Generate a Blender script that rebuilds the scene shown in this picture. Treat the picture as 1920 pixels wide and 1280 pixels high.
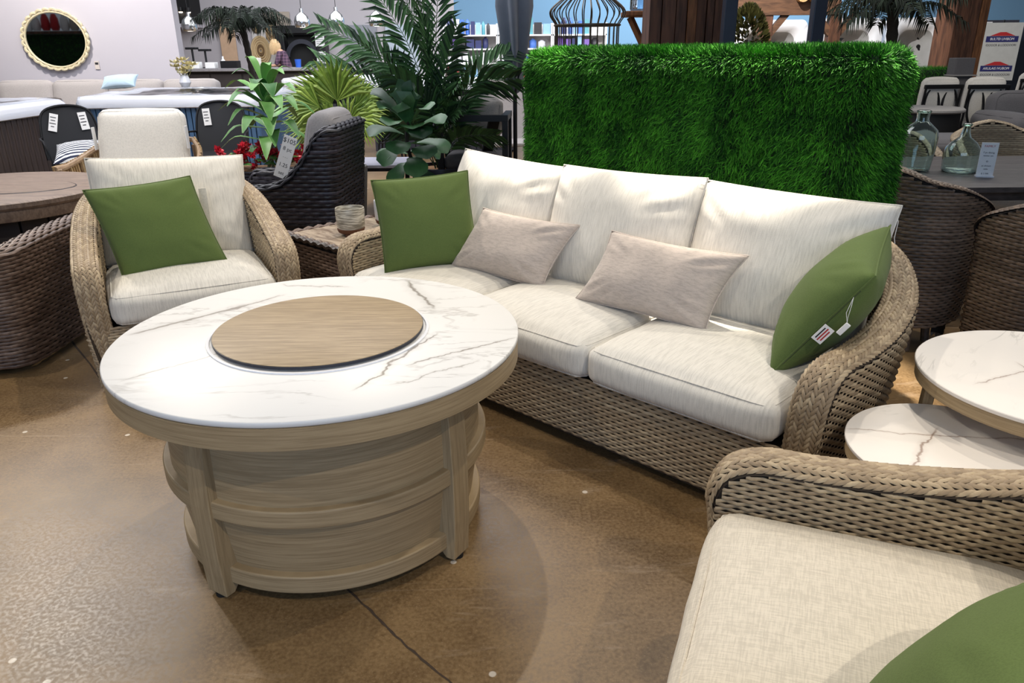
import bpy, bmesh, math, random
import numpy as np
from mathutils import Vector, Matrix, Euler, noise as mnoise
random.seed(7); RNG = np.random.default_rng(7)
SC = bpy.context.scene
COL = SC.collection
PI = math.pi
for o in list(bpy.data.objects): bpy.data.objects.remove(o)

# ---------------------------------------------------------------- camera, world, lights, exposure
CAM_P, CAM_R = math.radians(21.2), -0.009
cd = bpy.data.cameras.new('camera'); cam = bpy.data.objects.new('camera', cd); COL.objects.link(cam)
F_ = Vector((0, math.cos(CAM_P), -math.sin(CAM_P))); X_ = Vector((1, 0, 0)); U_ = X_.cross(F_)
X2 = X_*math.cos(CAM_R) + U_*math.sin(CAM_R); U2 = U_*math.cos(CAM_R) - X_*math.sin(CAM_R)
cam.matrix_world = Matrix(((X2.x, U2.x, -F_.x, 0), (X2.y, U2.y, -F_.y, 0), (X2.z, U2.z, -F_.z, 1.45), (0, 0, 0, 1)))
cd.sensor_width = 36.0; cd.lens = 1420/1920*36; cd.clip_start = 0.05; cd.clip_end = 100
SC.camera = cam
SC.view_settings.view_transform = 'Standard'; SC.view_settings.look = 'None'
SC.view_settings.gamma = 1.0; SC.view_settings.use_curve_mapping = False
SC.view_settings.exposure = 0.0

wd = bpy.data.worlds.new('world'); SC.world = wd; wd.use_nodes = True
bg = wd.node_tree.nodes['Background']; bg.inputs[0].default_value = (0.80, 0.88, 1.0, 1); bg.inputs[1].default_value = 0.17

def spot(loc, target, power, size_deg, col=(1, 0.86, 0.66), r=0.03, blend=0.35):
    ld = bpy.data.lights.new('track_spot', 'SPOT'); ld.energy = power; ld.color = col
    ld.spot_size = math.radians(size_deg); ld.spot_blend = blend; ld.shadow_soft_size = r
    o = bpy.data.objects.new('track_spot', ld); COL.objects.link(o); o.location = loc
    o.rotation_euler = (Vector(target)-Vector(loc)).to_track_quat('-Z', 'Y').to_euler()
    return o
def area(loc, target, power, sx, sy, col):
    ld = bpy.data.lights.new('area_lamp', 'AREA'); ld.energy = power; ld.color = col; ld.shape = 'RECTANGLE'; ld.size = sx; ld.size_y = sy
    o = bpy.data.objects.new('area_lamp', ld); COL.objects.link(o); o.location = loc
    o.rotation_euler = (Vector(target)-Vector(loc)).to_track_quat('-Z', 'Y').to_euler()
    return o
WARM = (1, 0.90, 0.75)
spot((1.6, 2.0, 4.2), (-0.5, 2.2, 0.4), 150, 80, WARM)
spot((-0.4, 4.4, 4.2), (-0.2, 2.5, 0.4), 205, 80, WARM)
spot((2.3, 4.6, 4.2), (0.4, 2.6, 0.4), 185, 75, WARM)
spot((2.0, -1.3, 4.2), (-0.3, 1.6, 0.3), 250, 44, WARM)
spot((-2.2, -0.6, 4.2), (-1.2, 2.0, 0.2), 130, 70, WARM)
spot((-3.0, 3.2, 4.2), (-1.6, 2.4, 0.2), 130, 70, WARM)
spot((-4.67, 6.03, 4.2), (-1.2, 1.6, 0.0), 420, 46, WARM, 0.12)
spot((1.50, 3.75, 3.6), (1.22, 3.46, 1.4), 1500, 30, WARM)
spot((0.80, 4.40, 3.6), (0.55, 4.12, 1.4), 1500, 30, WARM)
spot((-3.0, 4.5, 4.2), (-3.0, 6.3, 0.6), 420, 60, (1, 0.95, 0.88))  # extra spot added to brighten the rope armchair's white cushion
spot((-6.4, 10.3, 4.4), (-6.9, 12.4, 1.7), 650, 85, (1, 0.93, 0.85))
spot((2.6, 10.0, 4.4), (4.6, 14.0, 1.4), 1500, 75, (1, 0.97, 0.92))
area((-0.5, -4.5, 2.6), (0, 3, 0.6), 175, 7, 3, (0.47, 0.68, 1.0))
area((-1, 16, 4.6), (-1, 18.5, 0), 1300, 14, 6, (0.92, 0.95, 1.0))
area((-3, 8, 4.6), (-3, 8.6, 0), 430, 7, 4, (0.95, 0.95, 1.0))

area((6, 21.5, 4.7), (6, 22.5, 0), 560, 9, 3, (0.92, 0.96, 1.0))  # added light, unseen, to brighten the blue wall at the right
area((4.2, 7.2, 4.4), (4.2, 7.0, 0), 150, 4, 3, (1.0, 0.95, 0.88))  # added light, unseen, to brighten the far tan dining chairs

# ---------------------------------------------------------------- material helpers
def lin(c):
    return tuple(((v/255)/12.92 if v/255 <= 0.04045 else ((v/255+0.055)/1.055)**2.4) for v in c) + (1,)
class NT:
    def __init__(s, name, rough=0.6, metal=0.0, spec=0.5):
        s.m = bpy.data.materials.new(name); s.m.use_nodes = True; s.t = s.m.node_tree
        s.b = s.t.nodes['Principled BSDF']; s.b.inputs['Roughness'].default_value = rough; s.b.inputs['Metallic'].default_value = metal
        s.b.inputs['Specular IOR Level'].default_value = spec
    def n(s, typ, **kw):
        d = s.t.nodes.new(typ)
        for k, v in kw.items(): setattr(d, k, v)
        return d
    def put(s, sock, v):
        if isinstance(v, bpy.types.NodeSocket): s.t.links.new(v, sock)
        else: sock.default_value = v
    def obj(s): return s.n('ShaderNodeTexCoord').outputs['Object']
    def scale(s, v, xyz, rot=(0, 0, 0)):
        d = s.n('ShaderNodeMapping'); s.put(d.inputs[0], v); d.inputs['Scale'].default_value = xyz; d.inputs['Rotation'].default_value = rot
        return d.outputs[0]
    def noise(s, v, sc=5, det=2, rough=0.5, dist=0):
        d = s.n('ShaderNodeTexNoise'); s.put(d.inputs['Vector'], v); d.inputs['Scale'].default_value = sc; d.inputs['Detail'].default_value = det
        d.inputs['Roughness'].default_value = rough; d.inputs['Distortion'].default_value = dist
        return d.outputs[0]
    def voro(s, v, sc, feat='F1'):
        d = s.n('ShaderNodeTexVoronoi', feature=feat, voronoi_dimensions='2D'); s.put(d.inputs['Vector'], v); d.inputs['Scale'].default_value = sc
        return d.outputs['Distance']
    def math(s, op, a, b=0.0, c=0.0):
        d = s.n('ShaderNodeMath', operation=op); s.put(d.inputs[0], a); s.put(d.inputs[1], b); s.put(d.inputs[2], c); return d.outputs[0]
    def ss(s, x, a, b, lo=0.0, hi=1.0):
        d = s.n('ShaderNodeMapRange', interpolation_type='SMOOTHSTEP'); s.put(d.inputs[0], x)
        for i, v in enumerate((a, b, lo, hi)): d.inputs[i+1].default_value = v
        return d.outputs[0]
    def mix(s, f, a, b):
        d = s.n('ShaderNodeMix', data_type='RGBA'); s.put(d.inputs[0], f); s.put(d.inputs[6], a); s.put(d.inputs[7], b); return d.outputs[2]
    def attr(s, name): return s.n('ShaderNodeAttribute', attribute_name=name).outputs['Fac']
    def sep(s, v):
        d = s.n('ShaderNodeSeparateXYZ'); s.put(d.inputs[0], v); return d.outputs
    def bump(s, h, strength=0.3, dist=0.002):
        d = s.n('ShaderNodeBump'); d.inputs['Strength'].default_value = strength; d.inputs['Distance'].default_value = dist
        s.put(d.inputs['Height'], h); s.t.links.new(d.outputs[0], s.b.inputs['Normal'])
    def col(s, v): s.put(s.b.inputs['Base Color'], v); return s
    def rough(s, v): s.put(s.b.inputs['Roughness'], v); return s
    def sheen(s, w, r=0.5):
        s.b.inputs['Sheen Weight'].default_value = w; s.b.inputs['Sheen Roughness'].default_value = r; return s

def plain(name, rgb, rough=0.5, metal=0.0, var=0.08, sc=9, spec=0.5):
    t = NT(name, rough, metal, spec); v = t.noise(t.obj(), sc, 3)
    a = lin(rgb); k = 1-var*2
    t.col(t.mix(v, (a[0]*k, a[1]*k, a[2]*k, 1), (min(1, a[0]*(1+var)), min(1, a[1]*(1+var)), min(1, a[2]*(1+var)), 1)))
    return t.m
def fabric(name, rgb, rib=(200, 14, 14), amp=0.22, fine=420, bump=0.5, sheen=0.15, dist=0.0016):
    t = NT(name, 0.92, 0, 0.15); o = t.obj()
    r = t.noise(t.scale(o, rib), 1.0, 2, 0.6); fn = t.noise(o, fine, 1); big = t.noise(o, 5, 2)
    a = lin(rgb); h = t.math('ADD', t.math('MULTIPLY', r, 0.75), t.math('MULTIPLY', fn, 0.25))
    f = t.ss(h, 0.32, 0.62)
    c1 = tuple(x*(1-amp) for x in a[:3])+(1,); c2 = tuple(min(1, x*(1+amp*0.35)) for x in a[:3])+(1,)
    c = t.mix(f, c1, c2)
    c = t.mix(t.ss(big, 0.3, 0.75, 0, 0.12), c, tuple(x*0.8 for x in a[:3])+(1,))
    t.col(c); t.bump(h, bump, dist); t.sheen(sheen)
    return t.m
def wicker(name, dark, mid, light, rough=0.55):
    t = NT(name, rough, 0, 0.4); tone = t.attr('tone'); o = t.obj(); nz = t.noise(o, 60, 2)
    f = t.math('ADD', t.math('MULTIPLY', tone, 0.75), t.math('MULTIPLY', nz, 0.4))
    c = t.mix(t.ss(f, 0.18, 0.55), lin(dark), lin(mid)); c = t.mix(t.ss(f, 0.5, 0.95), c, lin(light))
    t.col(c); t.bump(t.noise(o, 300, 2), 0.15, 0.001)
    return t.m
def wood(name, base, dark, sc=(4, 60, 4), rough=0.5, rot=(0, 0, 0), bump=0.12):
    t = NT(name, rough, 0, 0.35); o = t.obj(); v = t.scale(o, sc, rot)
    g = t.noise(v, 1.0, 4, 0.65, 0.3); g2 = t.noise(t.scale(o, tuple(x*3.3 for x in sc), rot), 1.0, 2)
    h = t.math('ADD', t.math('MULTIPLY', g, 0.65), t.math('MULTIPLY', g2, 0.35))
    t.col(t.mix(t.ss(h, 0.36, 0.64), lin(dark), lin(base))); t.bump(h, bump, 0.001)
    return t.m
def emis(name, rgb, st):
    t = NT(name, 0.5); t.col(lin(rgb)); t.b.inputs['Emission Color'].default_value = lin(rgb); t.b.inputs['Emission Strength'].default_value = st
    return t.m
def glass(name, tint=(235, 245, 245), rough=0.02, ior=1.45):
    t = NT(name, rough); t.col(lin(tint)); t.b.inputs['Transmission Weight'].default_value = 1.0; t.b.inputs['IOR'].default_value = ior
    return t.m

M = {}
M['ivory'] = fabric('ivory_ribbed_fabric', (211, 207, 199), (210, 16, 16), 0.15, bump=0.75)
def linen(name, rgb):
    t = NT(name, 0.92, 0, 0.15); o = t.obj(); a = lin(rgb)
    r = t.math('MULTIPLY', t.math('ADD', t.noise(t.scale(o, (28, 330, 28)), 1, 2, 0.6), t.noise(t.scale(o, (330, 28, 28)), 1, 2, 0.6)), 0.5)
    t.col(t.mix(t.ss(r, 0.38, 0.62), tuple(x*0.86 for x in a[:3])+(1,), tuple(min(1, x*1.06) for x in a[:3])+(1,))); t.bump(r, 0.6, 0.0015); t.sheen(0.1); return t.m
M['linen'] = linen('cream_linen_fabric', (206, 198, 184))
M['white_fabric'] = fabric('white_fabric', (222, 216, 206), (90, 90, 90), 0.1, 300, bump=0.3)
M['green'] = fabric('olive_green_canvas', (90, 107, 60), (420, 300, 420), 0.14, 600, bump=0.25, sheen=0.05)
M['velvet'] = fabric('taupe_corded_velvet', (186, 174, 165), (40, 160, 30), 0.16, 300, bump=0.35, sheen=0.25)
M['grey_fabric'] = fabric('grey_fabric', (150, 146, 142), (120, 120, 120), 0.15, 300, bump=0.3)
M['lightgrey_fabric'] = fabric('light_grey_fabric', (176, 170, 168), (120, 120, 120), 0.12, 300, bump=0.3)
M['darkgrey_fabric'] = fabric('dark_grey_fabric', (92, 90, 92), (120, 120, 120), 0.15, 300, bump=0.3)
M['tan_wicker'] = wicker('tan_wicker', (92, 76, 60), (148, 129, 104), (192, 173, 143))
M['tan_core'] = plain('tan_wicker_backing', (58, 47, 37), 0.8)  # dark tone stands for the shade in the gaps of the weave
M['brown_wicker'] = wicker('brown_wicker', (38, 27, 22), (80, 62, 52), (124, 104, 92), 0.45)
M['brown_core'] = plain('brown_wicker_backing', (26, 19, 16), 0.8)  # darkened as the shaded gaps between brown and taupe strands
M['black_wicker'] = wicker('black_wicker', (11, 10, 15), (26, 24, 31), (64, 61, 72), 0.4)
M['black_core'] = plain('black_wicker_backing', (12, 11, 13), 0.8)
M['taupe_wicker'] = wicker('taupe_wicker', (44, 34, 28), (90, 74, 62), (128, 108, 92), 0.5)
M['black'] = plain('black_metal', (22, 22, 25), 0.45, 0.3)
M['plinth'] = plain('black_plastic', (14, 14, 15), 0.7)
M['white'] = plain('white_paper', (232, 231, 230), 0.7, var=0.02)
M['ink'] = plain('dark_ink', (40, 40, 46), 0.8)
M['red_ink'] = plain('red_ink', (176, 36, 40), 0.8)
M['navy_ink'] = plain('navy_ink', (34, 36, 96), 0.8)
M['wood_h'] = wood('grey_tan_wood_horizontal', (168, 147, 115), (142, 122, 93), (3, 3, 130))
M['wood_v'] = wood('grey_tan_wood_vertical', (168, 147, 115), (142, 122, 93), (110, 110, 3))
M['wood_lid'] = wood('grey_tan_wood_lid', (168, 148, 118), (138, 119, 92), (5, 90, 20), rot=(0, 0, -0.42))
M['edge_dark'] = plain('dark_blue_edge', (38, 40, 52), 0.5)
M['teak_grey'] = wood('weathered_grey_teak', (138, 118, 102), (108, 90, 78), (6, 45, 20))
M['cedar'] = wood('dark_stained_cedar', (102, 68, 50), (62, 40, 30), (14, 14, 1.6), 0.6)
M['cedar_warm'] = wood('warm_cedar', (128, 84, 52), (82, 52, 32), (14, 14, 2), 0.6)
M['cedar_h'] = wood('cedar_beam', (104, 74, 54), (66, 46, 34), (2, 14, 14), 0.6)
M['slate_top'] = wood('charcoal_table_top', (82, 76, 76), (58, 54, 55), (6, 40, 20), 0.45)
M['acrylic'] = plain('glossy_white_acrylic', (232, 233, 238), 0.18, var=0.02)
M['glass'] = glass('pale_green_glass', (226, 242, 238))
M['chrome'] = plain('silver_chrome', (205, 205, 205), 0.15, 0.95, 0.02)

def leafmat(name, a, b, edge=None, rough=0.4):
    t = NT(name, rough, 0, 0.4); tone = t.attr('tone'); o = t.obj()
    f = t.math('ADD', t.math('MULTIPLY', tone, 0.7), t.math('MULTIPLY', t.noise(o, 25, 2), 0.4))
    c = t.mix(t.ss(f, 0.15, 0.9), lin(a), lin(b))
    if edge: c = t.mix(t.ss(t.attr('rim'), 0.75, 0.95), c, lin(edge))
    t.col(c); return t.m
M['drac'] = leafmat('dracaena_leaf', (50, 104, 48), (112, 164, 84), (196, 214, 158))
M['kentia'] = leafmat('kentia_leaf', (18, 46, 28), (66, 108, 58), rough=0.6)
M['fan'] = leafmat('fan_palm_leaf', (92, 124, 44), (172, 196, 92))
M['fiddle'] = leafmat('fiddle_leaf', (24, 56, 34), (70, 116, 68))
M['darkpalm'] = leafmat('dark_palm_leaf', (8, 16, 11), (28, 42, 28), rough=0.8)
M['stem'] = leafmat('plant_stem', (96, 104, 58), (150, 150, 96))
M['trunk'] = plain('palm_trunk', (40, 34, 28), 0.9, var=0.3, sc=40)
M['petal'] = leafmat('red_petal', (150, 10, 28), (222, 40, 60))
M['cream_petal'] = leafmat('cream_petal', (206, 190, 130), (240, 232, 190))
M['bush'] = leafmat('olive_bush_leaf', (48, 48, 22), (120, 116, 62))
M['soil'] = plain('bark_mulch', (150, 112, 74), 0.9, var=0.4, sc=60)

# ---------------------------------------------------------------- mesh helpers
def link(name, me, mat, parent=None):
    o = bpy.data.objects.new(name, me); COL.objects.link(o)
    if mat is not None and not me.materials: me.materials.append(mat)
    if parent is not None: o.parent = parent
    return o
def np_mesh(name, V, Q, mat, parent=None, smooth=True, tone=None, rim=None, kind=None):
    V = np.ascontiguousarray(V, dtype=np.float32).reshape(-1, 3); Q = np.ascontiguousarray(Q, dtype=np.int32); k = Q.shape[1]
    me = bpy.data.meshes.new(name); me.vertices.add(len(V)); me.vertices.foreach_set('co', V.ravel())
    me.loops.add(Q.size); me.loops.foreach_set('vertex_index', Q.ravel())
    me.polygons.add(len(Q)); me.polygons.foreach_set('loop_start', np.arange(0, Q.size, k, dtype=np.int32))
    me.polygons.foreach_set('loop_total', np.full(len(Q), k, dtype=np.int32))
    if smooth: me.polygons.foreach_set('use_smooth', np.ones(len(Q), dtype=bool))
    for nm, arr in (('tone', tone), ('rim', rim)):
        if arr is not None:
            a = me.attributes.new(nm, 'FLOAT', 'POINT'); a.data.foreach_set('value', np.ascontiguousarray(arr, dtype=np.float32).ravel())
    me.update(); me.validate()
    o = link(name, me, mat, parent)
    if kind: o['kind'] = kind
    return o
class MB:
    def __init__(s): s.v = []; s.f = []; s.n = 0; s.t = []
    def add(s, V, Fc, tone=None):
        V = np.asarray(V, float).reshape(-1, 3); s.v.append(V); n = s.n
        s.f += [tuple(int(i)+n for i in f) for f in Fc]; s.n += len(V)
        s.t.append(np.full(len(V), random.random()) if tone is None else np.broadcast_to(np.asarray(tone, float), (len(V),)))
        return s
    def grid(s, P, cu=False, cv=False, tone=None):
        P = np.asarray(P, float); m, n = P.shape[:2]; Fc = []
        for i in range(m if cu else m-1):
            for j in range(n if cv else n-1):
                Fc.append((i*n+j, i*n+(j+1) % n, ((i+1) % m)*n+(j+1) % n, ((i+1) % m)*n+j))
        return s.add(P.reshape(-1, 3), Fc, tone)
    def box(s, c, d, rz=0, M4=None):
        V = np.array([(x, y, z) for x in (-.5, .5) for y in (-.5, .5) for z in (-.5, .5)])*np.array(d)
        if rz: a, b = math.cos(rz), math.sin(rz); V = np.stack([V[:, 0]*a-V[:, 1]*b, V[:, 0]*b+V[:, 1]*a, V[:, 2]], 1)
        if M4 is not None: V = V @ np.array(M4.to_3x3()).T
        return s.add(V+np.array(c), [(0, 1, 3, 2), (4, 6, 7, 5), (0, 4, 5, 1), (2, 3, 7, 6), (0, 2, 6, 4), (1, 5, 7, 3)])
    def bar(s, a, b, w, h, up=(0, 0, 1)):
        a, b = Vector(a), Vector(b); t = (b-a).normalized(); side = t.cross(Vector(up))
        if side.length < 1e-4: side = t.cross(Vector((0, 1, 0)))
        side.normalize(); u = side.cross(t)
        V = [p+side*(w/2*i)+u*(h/2*j) for p in (a, b) for i, j in ((-1, -1), (1, -1), (1, 1), (-1, 1))]
        return s.add([tuple(v) for v in V], [(0, 3, 2, 1), (4, 5, 6, 7), (0, 1, 5, 4), (1, 2, 6, 5), (2, 3, 7, 6), (3, 0, 4, 7)])
    def tube(s, path, r, k=6, closed=False):
        P = np.asarray(path, float); n = len(P); R = np.broadcast_to(np.asarray(r, float), (n,))
        T = np.gradient(P, axis=0) if not closed else np.roll(P, -1, 0)-np.roll(P, 1, 0)
        T /= np.linalg.norm(T, axis=1)[:, None]+1e-12
        ref = np.array((0, 0, 1.)) if abs(T[0, 2]) < 0.9 else np.array((1., 0, 0))
        rings = []; nn = np.cross(np.cross(T[0], ref), T[0])
        for i in range(n):
            nn = nn-T[i]*(nn@T[i]); nn /= np.linalg.norm(nn)+1e-12; bb = np.cross(T[i], nn)
            a = np.arange(k)*2*PI/k
            rings.append(P[i]+R[i]*(np.cos(a)[:, None]*nn+np.sin(a)[:, None]*bb))
        t = random.random()
        s.grid(np.array(rings), cu=closed, cv=True, tone=t)
        if not closed:
            b = s.n-n*k; s.f.append(tuple(b+i for i in range(k))[::-1]); s.f.append(tuple(b+(n-1)*k+i for i in range(k)))
        return s
    def lathe(s, prof, k=32, c=(0, 0, 0), a0=0, a1=2*PI, caps=False):
        full = abs(a1-a0-2*PI) < 1e-6; a = np.linspace(a0, a1, k, endpoint=not full); prof = np.asarray(prof, float)
        P = np.stack([np.stack([c[0]+r*np.cos(a), c[1]+r*np.sin(a), np.full_like(a, c[2]+z)], 1) for r, z in prof])
        return s.grid(P, cv=full)
    def ring_seg(s, r0, r1, z0, z1, a0, a1, k=16):
        a = np.linspace(a0, a1, k); q = [(r0, z0), (r1, z0), (r1, z1), (r0, z1)]
        P = np.stack([np.stack([r*np.cos(a), r*np.sin(a), np.full_like(a, z)], 1) for r, z in q], 1)
        s.grid(P, cv=True); b = s.n-k*4; s.f.append((b, b+1, b+2, b+3)); s.f.append((b+(k-1)*4+3, b+(k-1)*4+2, b+(k-1)*4+1, b+(k-1)*4))
        return s
    def prism(s, poly, M4):
        # poly: (x, y) outline, extruded z -.5 .. .5 in M4 space
        n = len(poly); V = [tuple(M4 @ Vector((x, y, z))) for z in (-.5, .5) for x, y in poly]
        return s.add(V, [tuple(range(n))[::-1], tuple(range(n, 2*n))]+[(i, (i+1) % n, n+(i+1) % n, n+i) for i in range(n)])
    def build(s, name, mat, parent=None, smooth=True, kind=None, bevel=0, label=None, ang=35, seg=2):
        V = np.concatenate(s.v) if s.v else np.zeros((0, 3))
        me = bpy.data.meshes.new(name); me.from_pydata(V.tolist(), [], s.f)
        a = me.attributes.new('tone', 'FLOAT', 'POINT'); a.data.foreach_set('value', np.concatenate(s.t).astype(np.float32))
        bm = bmesh.new(); bm.from_mesh(me); bmesh.ops.recalc_face_normals(bm, faces=bm.faces); bm.to_mesh(me); bm.free()
        if smooth:
            me.polygons.foreach_set('use_smooth', np.ones(len(me.polygons), dtype=bool)); me.set_sharp_from_angle(angle=math.radians(ang))
        o = link(name, me, mat, parent)
        if kind: o['kind'] = kind
        if label: o['label'] = label
        if bevel:
            md = o.modifiers.new('bevel', 'BEVEL'); md.width = bevel; md.segments = seg; md.limit_method = 'ANGLE'; md.angle_limit = math.radians(40); md.harden_normals = smooth
        return o
def tag(o, label, cat, group=None):
    o['label'] = label; o['category'] = cat
    if group: o['group'] = group
    return o
def thing(name, label, cat, loc=(0, 0, 0), rz=0.0, group=None):
    o = bpy.data.objects.new(name, None); COL.objects.link(o); o.empty_display_size = 0.1
    o.location = loc; o.rotation_euler = (0, 0, math.radians(rz))
    return tag(o, label, cat, group)
def struct(o): o['kind'] = 'structure'; return o
def copy_tree(o, parent=None):
    c = o.copy(); COL.objects.link(c)
    if parent is not None: c.parent = parent
    for ch in list(o.children): copy_tree(ch, c)
    return c
def ccol(v):  # catmull-rom resample of control points to n samples
    return np.asarray(v, float)
def spline(ctrl, n):
    C = np.asarray(ctrl, float); m = len(C); E = np.vstack([2*C[0]-C[1], C, 2*C[-1]-C[-2]])
    t = np.linspace(0, m-1-1e-9, n); i = t.astype(int); u = (t-i)[:, None]
    p0, p1, p2, p3 = E[i], E[i+1], E[i+2], E[i+3]
    return 0.5*((2*p1)+(-p0+p2)*u+(2*p0-5*p1+4*p2-p3)*u*u+(-p0+3*p1-3*p2+p3)*u**3)
def resample(A, step, cols=3):
    d = np.concatenate([[0], np.cumsum(np.linalg.norm(np.diff(A[:, :cols], axis=0), axis=1))])
    n = max(3, int(round(d[-1]/step))+1); t = np.linspace(0, d[-1], n)
    return np.stack([np.interp(t, d, A[:, k]) for k in range(A.shape[1])], 1)
def text(body, size, parent, loc, rot, mat, name='lettering', align='CENTER', sx=1.0):
    cu = bpy.data.curves.new(name, 'FONT'); cu.body = body; cu.size = size; cu.align_x = align; cu.align_y = 'CENTER'; cu.extrude = 0.0002
    tmp = bpy.data.objects.new(name, cu); COL.objects.link(tmp); bpy.context.view_layer.update()
    me = bpy.data.meshes.new_from_object(tmp.evaluated_get(bpy.context.evaluated_depsgraph_get())); bpy.data.objects.remove(tmp)
    me.materials.clear(); o = link(name, me, mat, parent)
    o.location = loc; o.rotation_euler = rot; o.scale = (sx, 1, 1)
    return o

# woven surface: rows of strands over and under the stakes
def weave(name, P, Nn, rowh, amp, mat, parent, mask=None):
    P = np.asarray(P, float); R, n = P.shape[:2]; Nn = np.broadcast_to(Nn, P.shape)
    up = np.gradient(P, axis=0); up /= np.linalg.norm(up, axis=2)[..., None]+1e-9
    j = np.arange(R)[:, None]; i = np.arange(n)[None]
    off = amp*np.cos(PI*(i/2.0+j))
    cs = [(-.47, -0.7), (-.2, 0.0), (.2, 0.0), (.47, -0.7)]
    V = np.stack([P+Nn*(off+amp*(1.0+b))[..., None]+up*(a*rowh) for a, b in cs], 2)
    idx = (np.arange(R*n*4).reshape(R, n, 4))
    A = idx[:, :-1, :-1]; B = idx[:, 1:, :-1]; C = idx[:, 1:, 1:]; D = idx[:, :-1, 1:]
    Q = np.stack([A, B, C, D], -1)
    if mask is not None:
        mk = mask[:, :-1] & mask[:, 1:]; Q = Q[mk].reshape(-1, 4)
    else: Q = Q.reshape(-1, 4)
    tone = 0.32+RNG.random((R, 1))*0.30+RNG.random((R, max(2, n//9+1))).repeat(10, 1)[:, :n]*0.25
    if tone.shape[1] < n: tone = np.pad(tone, ((0, 0), (0, n-tone.shape[1])), 'edge')
    tone = np.repeat(tone[..., None], 4, 2)
    used = np.unique(Q); remap = np.zeros(R*n*4, int); remap[used] = np.arange(len(used))
    return np_mesh(name, V.reshape(-1, 3)[used], remap[Q], mat, parent, True, tone.reshape(-1)[used], kind='stuff')
# braided band: chevron stitches along a curve
def braid(name, C, L, Nn, hw, thick, ncol, mat, parent, slen=0.045, swid=0.010, step=0.0135, ang=24):
    T = np.gradient(C, axis=0); T /= np.linalg.norm(T, axis=1)[:, None]+1e-9
    n = len(C); V = []; Q = []; tone = []; b = 0
    d = np.linalg.norm(np.diff(C, axis=0), axis=1).mean(); st = max(1, int(round(step/d)))
    for c in range(ncol):
        w = -1+2*(c+0.5)/ncol; sgn = 1 if c % 2 else -1
        for k in range(c % 2, n, st):
            h = thick*(1-abs(w)**3*1.0); nrm = Nn[k]+L[k]*(w*abs(w)*0.9); nrm = nrm/np.linalg.norm(nrm)
            ctr = C[k]+L[k]*w*hw+Nn[k]*h
            a = math.radians(ang*sgn); dr = T[k]*math.cos(a)+L[k]*math.sin(a); dr = dr-nrm*(dr@nrm); dr /= np.linalg.norm(dr); sd = np.cross(nrm, dr)
            l, s_ = slen/2, swid/2
            V += [ctr-dr*l-nrm*.004, ctr-dr*l*.45+sd*s_, ctr-dr*l*.45+nrm*.005, ctr-dr*l*.45-sd*s_,
                  ctr+dr*l*.45+sd*s_, ctr+dr*l*.45+nrm*.005, ctr+dr*l*.45-sd*s_, ctr+dr*l-nrm*.004]
            Q += [(b, b+1, b+2, b+2), (b, b+2, b+3, b+3), (b+1, b+4, b+5, b+2), (b+2, b+5, b+6, b+3), (b+4, b+7, b+5, b+5), (b+5, b+7, b+6, b+6)]
            tone += [0.3+0.45*random.random()]*8; b += 8
    V = np.array(V); Q = [q if q[2] != q[3] else q[:3] for q in Q]
    me = bpy.data.meshes.new(name); me.from_pydata(V.tolist(), [], Q)
    a = me.attributes.new('tone', 'FLOAT', 'POINT'); a.data.foreach_set('value', np.array(tone, dtype=np.float32))
    me.polygons.foreach_set('use_smooth', np.ones(len(me.polygons), dtype=bool))
    o = link(name, me, mat, parent); o['kind'] = 'stuff'; return o

# soft box cushion, local: centre origin; returns object
def cushion(name, w, d, h, mat, parent=None, r=0.05, crown=0.03, crown_b=0.01, cuts=16, seed=0, wr=0.004, seam=True, taper=None, M4=None):
    bm = bmesh.new(); bmesh.ops.create_cube(bm, size=2.0)
    bmesh.ops.subdivide_edges(bm, edges=bm.edges[:], cuts=cuts, use_grid_fill=True)
    hx, hy, hz = w/2, d/2, h/2; r = min(r, hz*0.95)
    for v in bm.verts:
        u = [math.copysign(abs(t)**0.75, t) for t in v.co]
        p = Vector((u[0]*hx, u[1]*hy, v.co.z*hz)); q = Vector((max(-hx+r, min(hx-r, p.x)), max(-hy+r, min(hy-r, p.y)), max(-hz+r, min(hz-r, p.z))))
        dl = p-q
        if dl.length > 1e-6: p = q+dl.normalized()*min(dl.length, r)
        k = (1-abs(u[0])**3)*(1-abs(u[1])**3)
        p.z += (crown if p.z > 0 else -crown_b)*k*abs(v.co.z)
        s = (1-abs(u[0])**4); t = (1-abs(u[1])**4)
        zz = 1-abs(v.co.z)**2
        p.x += math.copysign(0.012, u[0])*t*zz*abs(u[0]); p.y += math.copysign(0.014, u[1])*s*zz*abs(u[1])
        nz = mnoise.noise(Vector((p.x*6+seed*7.1, p.y*6, p.z*6)))*wr*2+mnoise.noise(Vector((p.x*17+seed, p.y*17, p.z*13)))*wr*0.6
        p += p.normalized()*nz
        if taper: p.x *= 1+taper*(u[1])
        v.co = p
    if M4 is not None: bm.transform(M4)
    me = bpy.data.meshes.new(name); bm.to_mesh(me); bm.free()
    me.polygons.foreach_set('use_smooth', np.ones(len(me.polygons), dtype=bool))
    o = link(name, me, mat, parent)
    if seam:
        mb = MB(); e = r*0.28
        for sz in (1, -1):
            pts = []
            ax, ay, rr = hx-e, hy-e, r*0.9
            for (cx, cy, a0) in ((ax-rr, ay-rr, 0), (-ax+rr, ay-rr, 90), (-ax+rr, -ay+rr, 180), (ax-rr, -ay+rr, 270)):
                for a in np.linspace(a0, a0+90, 5): pts.append((cx+rr*math.cos(math.radians(a)), cy+rr*math.sin(math.radians(a)), sz*(hz-e)))
            P = resample(np.array(pts+[pts[0]]), 0.04)[:-1]
            if M4 is not None: P = np.array([tuple(M4 @ Vector(p)) for p in P])
            mb.tube(P, 0.0032, 5, closed=True)
        mb.build('piping', mat, o)
    return o
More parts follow.
